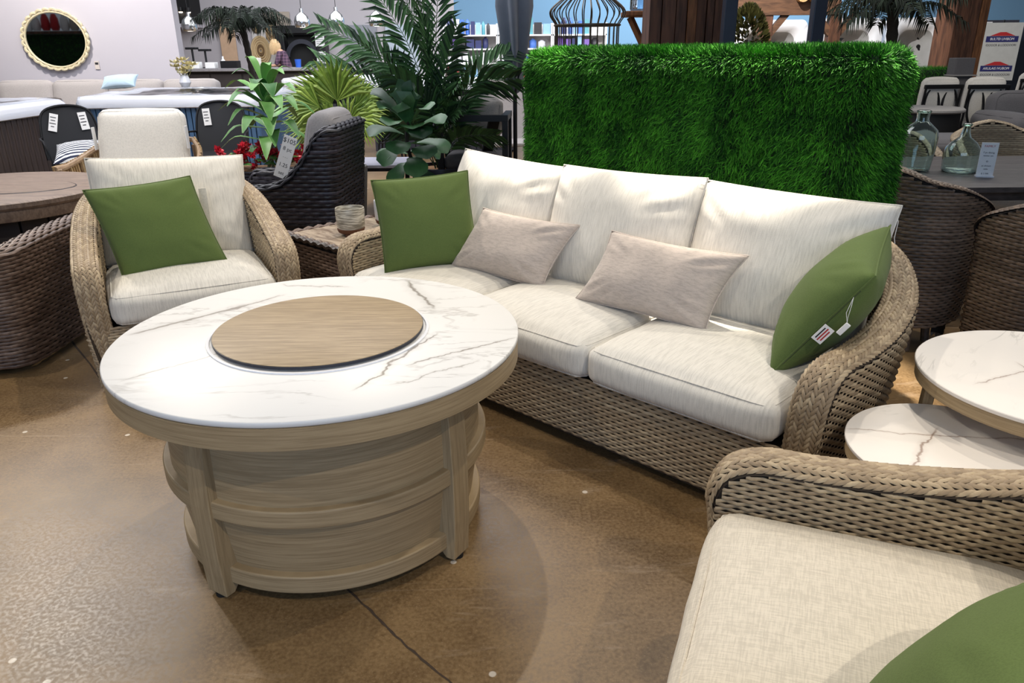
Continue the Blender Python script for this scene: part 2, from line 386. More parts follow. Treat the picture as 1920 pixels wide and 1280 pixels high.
# knife-edged throw pillow in local XY, normal +Z
def pillow_mesh(w, h, t, pinch=0.05, N=30, seed=0, wr=0.006, fold=0.0, full=2.2, shear=0.0):
    a = np.linspace(-1, 1, N); s = np.sign(a)*np.abs(a)**0.8; Uu, Vv = np.meshgrid(s, s, indexing='ij')
    def surf(sg):
        x = w/2*Uu*(1-pinch*(1-Vv**2)); y = h/2*Vv*(1-pinch*(1-Uu**2))
        z = sg*t/2*np.clip((1-np.abs(Uu)**full)*(1-np.abs(Vv)**full), 0, 1)**0.5
        nz = np.array([[mnoise.noise(Vector((x[i, j]*9+seed*3.7, y[i, j]*9, sg*2+seed))) for j in range(N)] for i in range(N)])
        ed = np.clip((1-np.abs(Uu))*(1-np.abs(Vv))*6, 0, 1)
        ang = np.arctan2(np.abs(Vv), np.abs(Uu)); rad = np.abs(Uu*Vv)
        z += sg*nz*wr*ed + sg*np.sin(ang*21+seed+4*Uu)*wr*2.4*np.clip(rad-0.16, 0, 1)*ed
        z += fold*(Uu**2); x = x+shear*y
        return np.stack([x, y, z], -1)
    A, B = surf(1), surf(-1)
    return A, B
def pillow(label, cat, mat, loc, ex, ey, w, h, t, seed=0, group=None, pinch=0.05, fold=0.0, shear=0.0, name='throw_pillow', piping=True, wr=0.006):
    A, B = pillow_mesh(w, h, t, pinch, seed=seed, fold=fold, wr=wr, shear=shear)
    ex = Vector(ex).normalized(); ez = ex.cross(Vector(ey)).normalized(); ey = ez.cross(ex)
    mb = MB(); mb.grid(A, tone=0.5); mb.grid(B[::-1], tone=0.5)
    me = bpy.data.meshes.new(name); me.from_pydata(np.concatenate(mb.v).tolist(), [], mb.f)
    bm = bmesh.new(); bm.from_mesh(me); bmesh.ops.remove_doubles(bm, verts=bm.verts, dist=1e-5); bmesh.ops.recalc_face_normals(bm, faces=bm.faces); bm.to_mesh(me); bm.free()
    me.polygons.foreach_set('use_smooth', np.ones(len(me.polygons), dtype=bool))
    o = link(name, me, mat); o.matrix_world = Matrix(((ex.x, ey.x, ez.x, loc[0]), (ex.y, ey.y, ez.y, loc[1]), (ex.z, ey.z, ez.z, loc[2]), (0, 0, 0, 1)))
    tag(o, label, cat, group)
    if piping:
        loop = np.concatenate([A[:, 0], A[-1, 1:], A[::-1, -1][1:], A[0, ::-1][1:-1]]); loop[:, 2] = 0.0 if not fold else loop[:, 2]
        MB().tube(loop, 0.003, 5, closed=True).build('seam', mat, o)
    return o
def knife_cushion(name, w, h, t, mat, parent, M4, seed=0):
    A, B = pillow_mesh(w, h, t, 0.030, 32, seed, 0.008, 0, 2.7)
    for S_ in (A, B): S_[..., 2] *= 1+0.0*S_[..., 2]
    mb = MB(); mb.grid(A, tone=.5); mb.grid(B[::-1], tone=.5)
    me = bpy.data.meshes.new(name); me.from_pydata(np.concatenate(mb.v).tolist(), [], mb.f)
    bm = bmesh.new(); bm.from_mesh(me); bmesh.ops.remove_doubles(bm, verts=bm.verts, dist=1e-5); bmesh.ops.recalc_face_normals(bm, faces=bm.faces); bm.to_mesh(me); bm.free()
    me.polygons.foreach_set('use_smooth', np.ones(len(me.polygons), dtype=bool)); o = link(name, me, mat, parent); o.matrix_local = M4
    loop = np.concatenate([A[:, 0], A[-1, 1:], A[::-1, -1][1:], A[0, ::-1][1:-1]]); loop[:, 2] = 0
    MB().tube(loop, .0035, 5, closed=True).build('piping', mat, o); return o
class Frame:
    def __init__(s, ox, oy, rz): s.o = Vector((ox, oy, 0)); a = math.radians(rz); s.u = Vector((math.cos(a), math.sin(a), 0)); s.n = Vector((-math.sin(a), math.cos(a), 0)); s.rz = rz
    def p(s, x, y, z): return s.o+s.u*x+s.n*y+Vector((0, 0, z))
    def d(s, x, y, z): return s.u*x+s.n*y+Vector((0, 0, z))
# ---------------------------------------------------------------- setting
def floor_mat():
    t = NT('polished_concrete', 0.35, 0, 0.5); o = t.obj()
    big = t.noise(o, 0.9, 4, 0.6); mid = t.noise(o, 5, 4, 0.65); fine = t.noise(o, 90, 2); sp = t.noise(o, 240, 1)
    f = t.math('ADD', t.math('MULTIPLY', big, 0.38), t.math('MULTIPLY', mid, 0.30)); f = t.math('ADD', f, t.math('MULTIPLY', fine, 0.37))
    c = t.mix(t.ss(f, 0.36, 0.68), lin((98, 75, 48)), lin((140, 114, 79)))
    c = t.mix(t.ss(sp, 0.62, 0.75, 0, 0.35), c, lin((178, 158, 130)))
    c = t.mix(t.ss(t.noise(t.scale(o, (0.6, 3, 1), (0, 0, 0.5)), 2.5, 5, 0.7, 1.2), 0.57, 0.7, 0, 0.3), c, lin((178, 158, 134)))
    # hairline cracks
    w = t.math('ABSOLUTE', t.math('SUBTRACT', t.noise(t.scale(o, (1, 1, 0)), 1.3, 5, 0.7, 0.6), 0.5))
    c = t.mix(t.ss(w, 0.0, 0.003, 0.14, 0), c, lin((70, 54, 40)))
    # dropped specks of pale paint
    v = t.voro(t.scale(o, (1, 1, 0)), 1.7); c = t.mix(t.math('MULTIPLY', t.ss(v, 0.012, 0.019, 1, 0), 0.8), c, lin((214, 204, 190)))
    t.col(c); t.rough(t.ss(fine, 0.3, 0.7, 0.34, 0.46)); t.bump(fine, 0.04, 0.001)
    return t.m
def wall_mat(name, rgb):
    t = NT(name, 0.85); o = t.obj(); a = lin(rgb)
    t.col(t.mix(t.noise(o, 1.5, 3), tuple(x*0.94 for x in a[:3])+(1,), a)); t.bump(t.noise(o, 120, 2), 0.05, 0.002)
    return t.m
struct(MB().box((0, 9, -0.05), (44, 44, 0.1)).build('floor', floor_mat(), smooth=False))
# sawn joint in the floor slab
JM = plain('floor_joint', (64, 50, 38), 0.8)
jp = spline([(-0.95, 2.30, 0.001), (-0.66, 1.98, 0.001), (-0.473, 1.769, 0.001), (-0.389, 1.676, 0.001), (-0.31, 1.584, 0.001), (-0.238, 1.508, 0.001), (-0.151, 1.42, 0.001), (0.2, 1.05, 0.001)], 40)
jp[:, 0] += np.array([mnoise.noise(Vector((i*0.9, 3, 1)))*0.006 for i in range(40)])
def strip_flat(path, w, z=0.0008):
    P = np.asarray(path, float); T = np.gradient(P, axis=0); T /= np.linalg.norm(T, axis=1)[:, None]; S_ = np.stack([-T[:, 1], T[:, 0], 0*T[:, 0]], 1)
    ww = np.array([w*(0.7+0.6*random.random()) for _ in P])[:, None]; A = P-S_*ww/2; B = P+S_*ww/2; A[:, 2] = z; B[:, 2] = z
    return np.stack([A, B], 1)
struct(MB().grid(strip_flat(jp, 0.0065)).build('trim_1', JM, smooth=False))
struct(MB().grid(strip_flat([(-2.6, 4.1, 0), (-2.30, 3.72, 0), (-2.1, 3.48, 0), (-1.909, 3.234, 0), (-1.5, 2.8, 0)], 0.009)).build('trim_2', JM, smooth=False))
W_GREY = wall_mat('lavender_grey_wall', (196, 192, 200)); W_FAR = wall_mat('far_grey_wall', (186, 180, 184)); W_BLUE = wall_mat('blue_wall', (108, 146, 176))
W_BLACK = wall_mat('black_soffit', (16, 16, 18))
struct(MB().box((-11.09, 12.6, 2.25), (12, 0.2, 4.5)).build('wall_left', W_GREY, smooth=False))
struct(MB().box((-8.4, 24.1, 2.4), (13.6, 0.2, 4.8)).build('wall_back', W_FAR, smooth=False))
struct(MB().box((7.4, 24.1, 2.4), (18.0, 0.2, 4.8)).build('wall_right', W_BLUE, smooth=False))
struct(MB().box((-14.8, 18.3, 2.4), (0.2, 11.4, 4.8)).build('wall_side', W_FAR, smooth=False))
# dark opening high up beyond the end of the left wall
struct(MB().box((-10.6, 23.6, 3.4), (3.3, 0.8, 2.5)).build('trim_3', W_BLACK, smooth=False))
struct(MB().box((-10.6, 23.55, 2.11), (3.3, 0.95, 0.09)).build('trim_4', W_GREY, smooth=False))
# ---------------------------------------------------------------- marble
def marble(name, veins, base=(224, 223, 222), vc=(132, 124, 116), sc=1.0, seed=0.0):
    t = NT(name, 0.22, 0, 0.5); o = t.obj(); x, y, z = t.sep(o)
    mp = t.n('ShaderNodeMapping'); t.put(mp.inputs[0], o); mp.inputs['Location'].default_value = (seed, seed*1.7, 0)
    w1 = t.noise(mp.outputs[0], 5.0, 4, 0.6); w2 = t.noise(mp.outputs[0], 22, 3, 0.6); gate = t.noise(mp.outputs[0], 3.1, 2)
    c = t.mix(t.ss(t.noise(mp.outputs[0], 2.4, 4, 0.6), 0.45, 0.8, 0, 0.35), lin(base), lin((214, 212, 212)))
    # faint veining everywhere, running one way
    st = t.scale(mp.outputs[0], (1.2, 5.2, 1), (0, 0, -0.65))
    v0 = t.math('ABSOLUTE', t.math('SUBTRACT', t.noise(st, 1.5*sc, 5, 0.62, 0.5), 0.5))
    c = t.mix(t.math('MULTIPLY', t.ss(v0, 0.0, 0.026, 1, 0), t.ss(gate, 0.42, 0.62, 0, 0.5)), c, lin((158, 154, 150)))
    for (x0, y0, x1, y1, wd_, st_, wob) in veins:
        dx, dy = x1-x0, y1-y0; L = math.hypot(dx, dy); ux, uy = dx/L, dy/L
        al = t.math('ADD', t.math('MULTIPLY', t.math('SUBTRACT', x, x0), ux), t.math('MULTIPLY', t.math('SUBTRACT', y, y0), uy))
        ac = t.math('ADD', t.math('MULTIPLY', t.math('SUBTRACT', x, x0), -uy), t.math('MULTIPLY', t.math('SUBTRACT', y, y0), ux))
        ac = t.math('ADD', ac, t.math('MULTIPLY', t.math('SUBTRACT', w1, 0.5), wob)); ac = t.math('ADD', ac, t.math('MULTIPLY', t.math('SUBTRACT', w2, 0.5), wob*0.4))
        ac = t.math('ABSOLUTE', ac)
        g = t.math('MULTIPLY', t.ss(al, -0.02, 0.05), t.ss(al, L-0.06, L+0.02, 1, 0))
        core = t.math('MULTIPLY', t.ss(ac, 0, wd_*1.3, 1, 0), min(1, st_*1.3)); halo = t.math('MULTIPLY', t.ss(ac, 0, wd_*5, 1, 0), st_*0.3)
        f = t.math('MULTIPLY', t.math('ADD', core, halo), g)
        c = t.mix(f, c, lin(vc))
    t.col(c); t.rough(0.42); return t.m
# ---------------------------------------------------------------- round fire pit table
TX, TY, TH = -0.586, 2.177, 0.644
M['marble_table'] = marble('white_marble_table', [
    (0.19, -0.43, 0.36, -0.02, 0.006, 0.75, 0.10), (0.36, -0.02, 0.30, 0.33, 0.004, 0.0, 0.1), (0.20, 0.55, 0.33, 0.20, 0.010, 0.6, 0.09),
    (0.30, -0.28, 0.60, -0.06, 0.0035, 0.6, 0.06), (-0.58, -0.02, -0.30, 0.28, 0.009, 0.6, 0.05), (-0.36, 0.20, -0.22, 0.38, 0.006, 0.55, 0.08),
    (-0.44, -0.36, -0.22, -0.14, 0.004, 0.4, 0.06), (-0.26, 0.5, 0.0, 0.46, 0.005, 0.55, 0.12), (0.28, -0.40, 0.5, -0.24, 0.003, 0.45, 0.09)], seed=2.3)
tb = thing('fire_pit_table', 'round white marble-topped fire pit table with slatted tan barrel base', 'table', (TX, TY, 0))
R = 0.6057
MB().lathe([(0.0, TH-0.017), (R-0.004, TH-0.017), (R, TH-0.013), (R, TH-0.003), (R-0.003, TH), (0.0, TH)], 128).build('marble_top', M['marble_table'], tb, ang=50)
MB().lathe([(0.330, TH), (0.330, TH+0.004), (0.322, TH+0.0045), (0.322, TH)], 96).build('burner_rim', M['acrylic'], tb)
lid = MB().lathe([(0, TH+0.008), (0.310, TH+0.008), (0.312, TH+0.016), (0.308, TH+0.018), (0, TH+0.018)], 96).build('burner_lid', M['wood_lid'], tb, label='tan wood-look round lid over the burner')
MB().lathe([(0.3118, TH+0.007), (0.3135, TH+0.0075), (0.3135, TH+0.0145), (0.3118, TH+0.015)], 96, ).build('lid_edge', M['edge_dark'], lid)
MB().lathe([(0.54, TH-0.08), (R-0.006, TH-0.08), (R-0.002, TH-0.078), (R-0.002, TH-0.020), (R-0.006, TH-0.018), (0.4, TH-0.018)], 128).build('apron', M['wood_h'], tb, ang=50)
MB().lathe([(0.435, 0.03), (0.455, 0.3), (0.450, TH-0.06)], 64).build('inner_drum', M['black'], tb)
leg_as = [-121, -31, 59, 149]
for a in leg_as:
    ca, sa = math.cos(math.radians(a)), math.sin(math.radians(a)); e = Vector((ca, sa, 0)); t_ = Vector((-sa, ca, 0))
    # leg: a board following the barrel's slight bulge, its foot cut back at the bottom
    prof = [(0.492, 0.565), (0.500, 0.45), (0.506, 0.30), (0.505, 0.14), (0.498, 0.012), (0.468, 0.012), (0.448, 0.035), (0.440, 0.07), (0.44, 0.565)]
    M4 = Matrix(((e.x, 0, t_.x*0.078, 0), (e.y, 0, t_.y*0.078, 0), (0, 1, 0, 0), (0, 0, 0, 1)))
    lg = MB().prism(prof, M4).build('leg', M['wood_v'], tb, smooth=False, bevel=0.003)
    g = MB(); c = e*0.482; g.lathe([(0, 0), (0.018, 0), (0.018, 0.013), (0, 0.013)], 12, (c.x, c.y, 0)); g.build('foot_glide', M['plinth'], lg)
for k in range(4):
    a0, a1 = math.radians(leg_as[k]+4.4), math.radians(leg_as[k]+90-4.4)
    for (z0, z1, r0, r1) in ((0.325, 0.566, 0.476, 0.472), (0.098, 0.275, 0.448, 0.474)):
        aa = np.linspace(a0, a1, 28); zz = np.linspace(z0, z1, 5)
        P = np.stack([np.stack([np.interp(z, (z0, z1), (r0, r1))*np.cos(aa), np.interp(z, (z0, z1), (r0, r1))*np.sin(aa), np.full_like(aa, z)], 1) for z in zz])
        MB().grid(P).build('barrel_panel', M['wood_h'], tb)
    for (z0, z1, rr1) in ((0.272, 0.326, 0.498), (0.045, 0.100, 0.474)):
        MB().ring_seg(0.440, rr1, z0, z1, a0-0.012, a1+0.012, 28).build('barrel_band', M['wood_h'], tb, bevel=0.006)

# ---------------------------------------------------------------- wicker sofa and armchairs
def wicker_seat(name, label, cat, fr, a, ncush, stitch=1.0, cush_y=0.0, back_y=0.0, lower=0.0, rise=0.0, group=None, seat_mat='ivory', fine=1.0, floor_gap=0.05, seat_d=0.66, back=True, rowh=0.0125):
    root = thing(name, label, cat, fr.o, fr.rz, group)
    dx = [.045, .058, .075, .085, .092, .10, .112, .118, .095, .03, -.06, -.2]
    y = [.055, .03, .005, .0, .03, .10, .22, .42, .62, .76, .84, .88]
    z = [.03, .20, .40, .49, .55, .578, .580, .60, .65, .715, .765, .785]
    an = [0, 0, 0, 0, 0, 0, 0, 5, 25, 50, 75, 88]
    if a < 0.6: dx = [.045, .052, .06, .062, .062, .062, .062, .055, .035, -.01, -.08, -.2]
    ctrl = [(a+dx[i]-lower*(1.0 if 2 < i < 9 else 0), y[i], z[i]-lower*(1.0 if 2 < i < 9 else 0)+rise*(0, 0, 0, 0, 0, 0, .35, .9, 1.1, .9, .5, .2)[i], an[i]) for i in range(12)]
    if a > 0.6: ctrl += [(a-0.45, .885, .79, 90), (0, .885, .79, 90)]
    else: ctrl += [(0, .89, .795, 90)]
    c2 = ctrl+[(-p[0], p[1], p[2], 180-p[3]) for p in ctrl[-2::-1]]
    S_ = resample(spline(c2, 600), 0.005)
    C = S_[:, :3]; ang = np.radians(S_[:, 3]); L = np.stack([np.cos(ang), np.sin(ang), 0*ang], 1)
    T = np.gradient(C, axis=0); T /= np.linalg.norm(T, axis=1)[:, None]; Nn = np.cross(L, T); Nn *= -1
    Nn /= np.linalg.norm(Nn, axis=1)[:, None]
    if Nn[len(C)//2, 2] < 0: Nn = -Nn
    hw = 0.056
    # band body under the stitches
    ws = np.linspace(-1, 1, 9)
    Pb = np.stack([C+L*(w*hw)+Nn*(0.022*(1-abs(w)**3)-0.004) for w in ws], 1)
    fb = MB(); fb.grid(Pb[::4])
    # inner and outer sheets of the shell
    idx = np.where((C[:, 2] > 0.30))[0]; Cs, Ls = C[idx], L[idx]
    def sheet(side, z0, rows_z):
        tp = np.clip((Cs[:, 2][None]-rows_z[:, None])/0.6, 0, 1)
        off = hw*0.93*side-(0.075*tp**1.3 if side > 0 else -0.02*tp)
        P = np.stack([Cs[None, :, 0]+Ls[None, :, 0]*off, Cs[None, :, 1]+Ls[None, :, 1]*off, np.broadcast_to(rows_z[:, None], off.shape)], -1)
        return P
    for side, z0 in ((1, 0.035), (-1, 0.27)):
        tt = np.linspace(0, 1, 8)[:, None]; zz = z0+(Cs[None, :, 2]-0.004-z0)*tt
        tp = np.clip((Cs[:, 2][None]-zz)/0.6, 0, 1); off = (hw*0.86 if side > 0 else hw*0.8)*side-(0.075*tp**1.3 if side > 0 else -0.02*tp)
        fb.grid(np.stack([Cs[None, :, 0]+Ls[None, :, 0]*off, Cs[None, :, 1]+Ls[None, :, 1]*off, zz], -1)[:, ::6])  # dark sheets added behind the strands to block light through the gaps
    fb.box((0, 0.045, 0.17), (2*a+0.06, 0.07, 0.24)); fb.box((0, 0.45, 0.26), (2*a+0.04, 0.80, 0.05))
    fb.build('frame', M['tan_core'], root)
    stake = 0.026*fine
    # resample the sheet columns at half stake spacing
    B = resample(np.concatenate([Cs, Ls], 1), stake/2, 2); Cs, Ls = B[:, :3], B[:, 3:]; Ls /= np.linalg.norm(Ls, axis=1)[:, None]
    for side, z0 in ((1, 0.05), (-1, 0.30)):
        rows = np.arange(z0, 0.80, rowh); P = sheet(side, z0, rows)
        mask = rows[:, None] < (Cs[None, :, 2]-0.006)
        weave('outer_weave' if side > 0 else 'inner_weave', P, np.broadcast_to(Ls[None]*side, P.shape), rowh, 0.0040, M['tan_wicker'], root, mask)
    xs = np.arange(-(a+0.03), a+0.031, stake/2); rows = np.arange(0.065, 0.315, rowh)
    P = np.stack([np.broadcast_to(xs[None], (len(rows), len(xs))), np.broadcast_to((0.006-0.012*np.sin((rows-0.05)/0.26*PI))[:, None], (len(rows), len(xs))), np.broadcast_to(rows[:, None], (len(rows), len(xs)))], -1)
    weave('front_weave', P, np.array([0, -1.0, 0]), rowh, 0.0036, M['tan_wicker'], root)
    braid('arm_braid', C, L, Nn, hw, 0.021, 8, M['tan_wicker'], root, 0.046*stitch, 0.0115*stitch, 0.0215*stitch, 24)
    MB().box((0, 0.45, 0.03), (2*a+0.02, 0.74, 0.06)).build('plinth', M['plinth'], root, smooth=False)
    w = 2*a/ncush
    for k in range(ncush):
        x = -a+w*(k+.5)
        cushion('seat_cushion', w-0.008, seat_d, 0.145, M[seat_mat], root, 0.045, 0.035, 0.0, seed=k+a, wr=0.004, M4=Matrix.Translation((x, seat_d/2-0.045+cush_y, 0.385)))
        if back:
            lean = math.radians(19)
            M4 = Matrix.Translation((x, 0.650+back_y-0.025*(k % 2), 0.685+0.008*(k % 2))) @ Matrix.Rotation(-lean, 4, 'X') @ Matrix.Rotation(PI/2, 4, 'X') @ Matrix.Rotation(math.radians((-2.5, 1.2, -0.6)[k % 3]), 4, 'Z')
            knife_cushion('back_cushion', w+.025, 0.545, 0.265, M[seat_mat], root, M4, seed=k*3+a*5+1)
    return root
SF = Frame(.026, 2.784, -44); LF = Frame(-1.445, 3.32, 27); NF = Frame(.337, 1.182, -112)
sofa = wicker_seat('wicker_sofa', 'three-seat tan wicker sofa with ivory cushions before the grass-covered partition', 'sofa', SF, 1.08, 3)
lchair = wicker_seat('wicker_armchair', 'tan wicker armchair with ivory cushions and a green pillow behind the marble fire pit table', 'armchair', LF, 0.36, 1, rise=.065, group='tan wicker armchairs')
nchair = wicker_seat('wicker_armchair', 'tan wicker armchair nearest the camera, cut off by the bottom right of the frame', 'armchair', NF, 0.36, 1, stitch=1.0, group='tan wicker armchairs', seat_mat='linen', rowh=0.0105, fine=0.92, cush_y=.05, back_y=.13, lower=.02)

# throw pillows
pillow('square olive green pillow leaning in the far left corner of the sofa', 'pillow', M['green'], SF.p(-.83, .25, .685), SF.d(.5, .86, .05), SF.d(-.28, .10, .90), .46, .44, .15, 1, 'olive green throw pillows')
gp = pillow('olive green pillow on edge against the sofa arm, zipper and hang tag showing', 'pillow', M['green'], SF.p(1.03, .40, .675), SF.d(-.25, .93, .12), SF.d(.45, .26, .76), .46, .46, .22, 2, 'olive green throw pillows')
pillow('square olive green pillow tilted on the armchair behind the marble fire pit table', 'pillow', M['green'], LF.p(-.10, .34, .665), LF.d(1, .02, .06), LF.d(-.13, .36, .9), .47, .44, .16, 3, 'olive green throw pillows', shear=-.16)
pillow('olive green pillow on the nearest armchair, cut off at the bottom right corner', 'pillow', M['green'], NF.p(.225, .42, .585), NF.d(.86, -.5, .02), NF.d(.1, .5, .86), .46, .46, .18, 4, 'olive green throw pillows')
l1 = pillow('taupe corded lumbar pillow on the sofa nearer the plants', 'pillow', M['velvet'], SF.p(-.42, .40, .605), SF.d(1, .10, -.02), SF.d(.10, .45, .80), .55, .31, .17, 5, 'taupe lumbar pillows', shear=.30, pinch=.09, name='lumbar_pillow', wr=0.014)
l2 = pillow('taupe corded lumbar pillow on the sofa nearer the sofa arm with the zippered green pillow', 'pillow', M['velvet'], SF.p(.37, .38, .615), SF.d(1, .08, -.02), SF.d(.06, .45, .80), .58, .31, .17, 6, 'taupe lumbar pillows', shear=.22, pinch=.09, name='lumbar_pillow', wr=0.014)
for l in (l1, l2):
    MB().grid([[(-.30, -.165, .0), (-.255, -.170, .012), (-.21, -.165, .005)], [(-.30, -.165, -.02), (-.255, -.172, -.012), (-.21, -.165, -.02)]]).build('care_tag', M['white'], l)
# zipper, maker's tag and hang tag on the on-edge green pillow: along its front edge (local x = -w/2)
MB().tube([(-.231, y, 0.002) for y in np.linspace(-.17, .17, 12)], 0.0022, 5).build('zipper', plain('dark_green_zipper', (50, 66, 28), 0.6), gp)
ct = MB().box((-.236, -.005, .018), (.003, .062, .034)).build('care_tag', M['white'], gp, smooth=False)
for yy, w_, m_ in ((.012, .040, 'red_ink'), (.0, .05, 'red_ink'), (-.012, .044, 'ink')): MB().box((-.2378, -.005, .018+yy*.7), (.001, w_, .004)).build('print', M[m_], ct, smooth=False)
MB().tube([(1.055, .80, .92), (1.07, .81, .87), (1.065, .815, .81), (1.07, .815, .79)], .0014, 5).build('tie_cord', M['white'], sofa)
MB().box((.135, .47, .70), (.035, .004, .22)).build('paper_strap', M['white_fabric'], lchair, smooth=False)
MB().tube([(-.236, .145, 0), (-.246, .125, .012), (-.25, .09, .03), (-.246, .075, .04), (-.25, .10, .016), (-.236, .14, .002)], 0.0008, 5).build('tag_loop', M['white'], gp)
MB().box((-.250, .055, .045), (.006, .045, .016)).build('hang_tag', M['white'], gp, smooth=False, bevel=0.002)

# ---------------------------------------------------------------- nesting side tables
M['marble_side'] = marble('pale_marble_side', [(-0.30, -0.1, 0.05, 0.12, 0.004, 0.6, 0.06), (-0.2, 0.2, 0.25, -0.05, 0.003, 0.55, 0.06), (0.0, -0.3, 0.3, 0.0, 0.004, 0.45, 0.08)], base=(232, 226, 220), vc=(150, 128, 116), seed=5.1)
def side_table(label, x, y, h, R, rz):
    t = thing('side_table', label, 'side table', (x, y, 0), rz, 'round marble nesting tables')
    MB().lathe([(0, h-.012), (R-.002, h-.012), (R, h-.009), (R, h-.002), (R-.002, h), (0, h)], 72).build('marble_top', M['marble_side'], t)
    MB().lathe([(R-.06, h-.052), (R-.008, h-.052), (R-.006, h-.05), (R-.006, h-.013), (R-.06, h-.013)], 72).build('apron', M['wood_h'], t)
    for k in range(4):
        a = k*PI/2+.3; MB().bar((math.cos(a)*(R-.05), math.sin(a)*(R-.05), h-.05), (math.cos(a)*(R-.03), math.sin(a)*(R-.03), 0), .045, .03, (math.cos(a), math.sin(a), 0)).build('leg', M['wood_v'], t, smooth=False, bevel=.003)
    return t
side_table('taller round marble nesting table beside the sofa arm, its top overlapping the lower one', 1.58, 1.975, 0.56, 0.385, 54.8)
side_table('lower round marble nesting table tucked under the taller one beside the sofa arm', 1.19, 1.78, 0.44, 0.28, 20)
# ---------------------------------------------------------------- plant helpers
def strap(mb, path, w, n=9, prof=None, cup=0.18, up=(0, 0, 1), rim=None, twist=0):
    """a leaf blade along a path; w = half width, returns rim values appended"""
    P = spline(path, n); T = np.gradient(P, axis=0); T /= np.linalg.norm(T, axis=1)[:, None]+1e-9
    s = np.linspace(0, 1, n); W = w*(prof(s) if prof else np.sin(PI*np.clip(s*0.93+0.05, 0, 1))**0.8)
    u = np.array(up, float); S_ = np.cross(T, u); S_ /= np.linalg.norm(S_, axis=1)[:, None]+1e-6; N_ = np.cross(S_, T)
    cols = []
    for c in (-1, -0.72, 0, 0.72, 1): cols.append(P+S_*(W*c)[:, None]+N_*(W*abs(c)*cup)[:, None])
    mb.grid(np.stack(cols, 1)); 
    if rim is not None: rim.append(np.tile([1, 0, 0, 0, 1.], n))
def set_rim(o, rim):
    a = o.data.attributes.new('rim', 'FLOAT', 'POINT'); a.data.foreach_set('value', np.concatenate(rim).astype(np.float32)); return o
def frond(name, base, mid, tip, parent, mat, nl=22, ll=0.22, lw=0.011, droop=0.35, start=0.3, vee=0.35, sweep=0.55, stemr=0.006, roll=0.0):
    P = spline([base, mid, tip], 40); P = resample(P, 0.02); n = len(P)
    T = np.gradient(P, axis=0); T /= np.linalg.norm(T, axis=1)[:, None]
    mb = MB(); mb.tube(P[::2], np.linspace(stemr, stemr*0.35, len(P[::2])), 5)
    for k in range(nl):
        s = start+(1-start)*(k+0.5)/nl; i = min(n-1, int(s*(n-1))); q = (s-start)/(1-start)
        L_ = ll*(0.45+0.55*math.sin(PI*min(1, 0.22+q*0.72)))*random.uniform(.88, 1.1)
        t = T[i]; S_ = np.cross(t, (0, 0, 1.)); S_ /= np.linalg.norm(S_)+1e-6; N_ = np.cross(S_, t)
        if roll: S_, N_ = S_*math.cos(roll)+N_*math.sin(roll), N_*math.cos(roll)-S_*math.sin(roll)
        for sg in (-1, 1):
            d = S_*sg*(1-sweep*0.5)+t*(sweep+q*0.5)+N_*vee; d += RNG.normal(0, 0.06, 3); d /= np.linalg.norm(d)
            b = P[i]; m = b+d*L_*0.5; e = b+d*L_+np.array((0, 0, -droop*L_)); w = lw*random.uniform(.8, 1.15)
            wv = np.cross(d, N_); wv /= np.linalg.norm(wv)+1e-6
            m2 = b+d*L_*0.2
            mb.add([b, m2+wv*w*0.8, m+wv*w, e, m-wv*w, m2-wv*w*0.8, m+N_*(-w*0.35)], [(0, 1, 6), (1, 2, 6), (2, 3, 6), (3, 4, 6), (4, 5, 6), (5, 0, 6)])
    return mb.build(name, mat, parent, smooth=False)
def fan_leaf(name, base, hub, direction, parent, mat, R=0.33, nseg=22, spread=200, up=(0, 0, 1)):
    d = Vector(direction).normalized(); s = d.cross(Vector(up)).normalized(); nrm = s.cross(d)
    mb = MB(); mid = [(base[i]+hub[i])/2 for i in range(3)]; mid[2] += 0.04
    mb.tube(spline([base, mid, hub], 8), 0.006, 5)
    h = Vector(hub)
    for k in range(nseg):
        a = math.radians(-spread/2+spread*k/(nseg-1)); L_ = R*(0.72+0.28*math.cos(a*0.8))*random.uniform(.92, 1.06)
        dr = d*math.cos(a)+s*math.sin(a); sd = (s*math.cos(a)-d*math.sin(a)); w = R*math.radians(spread)/nseg*0.42
        m = h+dr*L_*0.55+nrm*(0.012*(1 if k % 2 else -1)); e = h+dr*L_+Vector((0, 0, -0.16*L_)); 
        mb.add([tuple(h), tuple(m+sd*w), tuple(e), tuple(m-sd*w), tuple(m+nrm*w*0.6)], [(0, 1, 4), (1, 2, 4), (2, 3, 4), (3, 0, 4)])
    return mb.build(name, mat, parent, smooth=False)
def pot(mb, r0, r1, h, k=28, t=0.02):
    return mb.lathe([(0, 0), (r0, 0), (r0+.004, .01), (r1, h-.01), (r1-.004, h), (r1-t, h), (r1-t-.003, h-.03), (0, h-.035)], k)

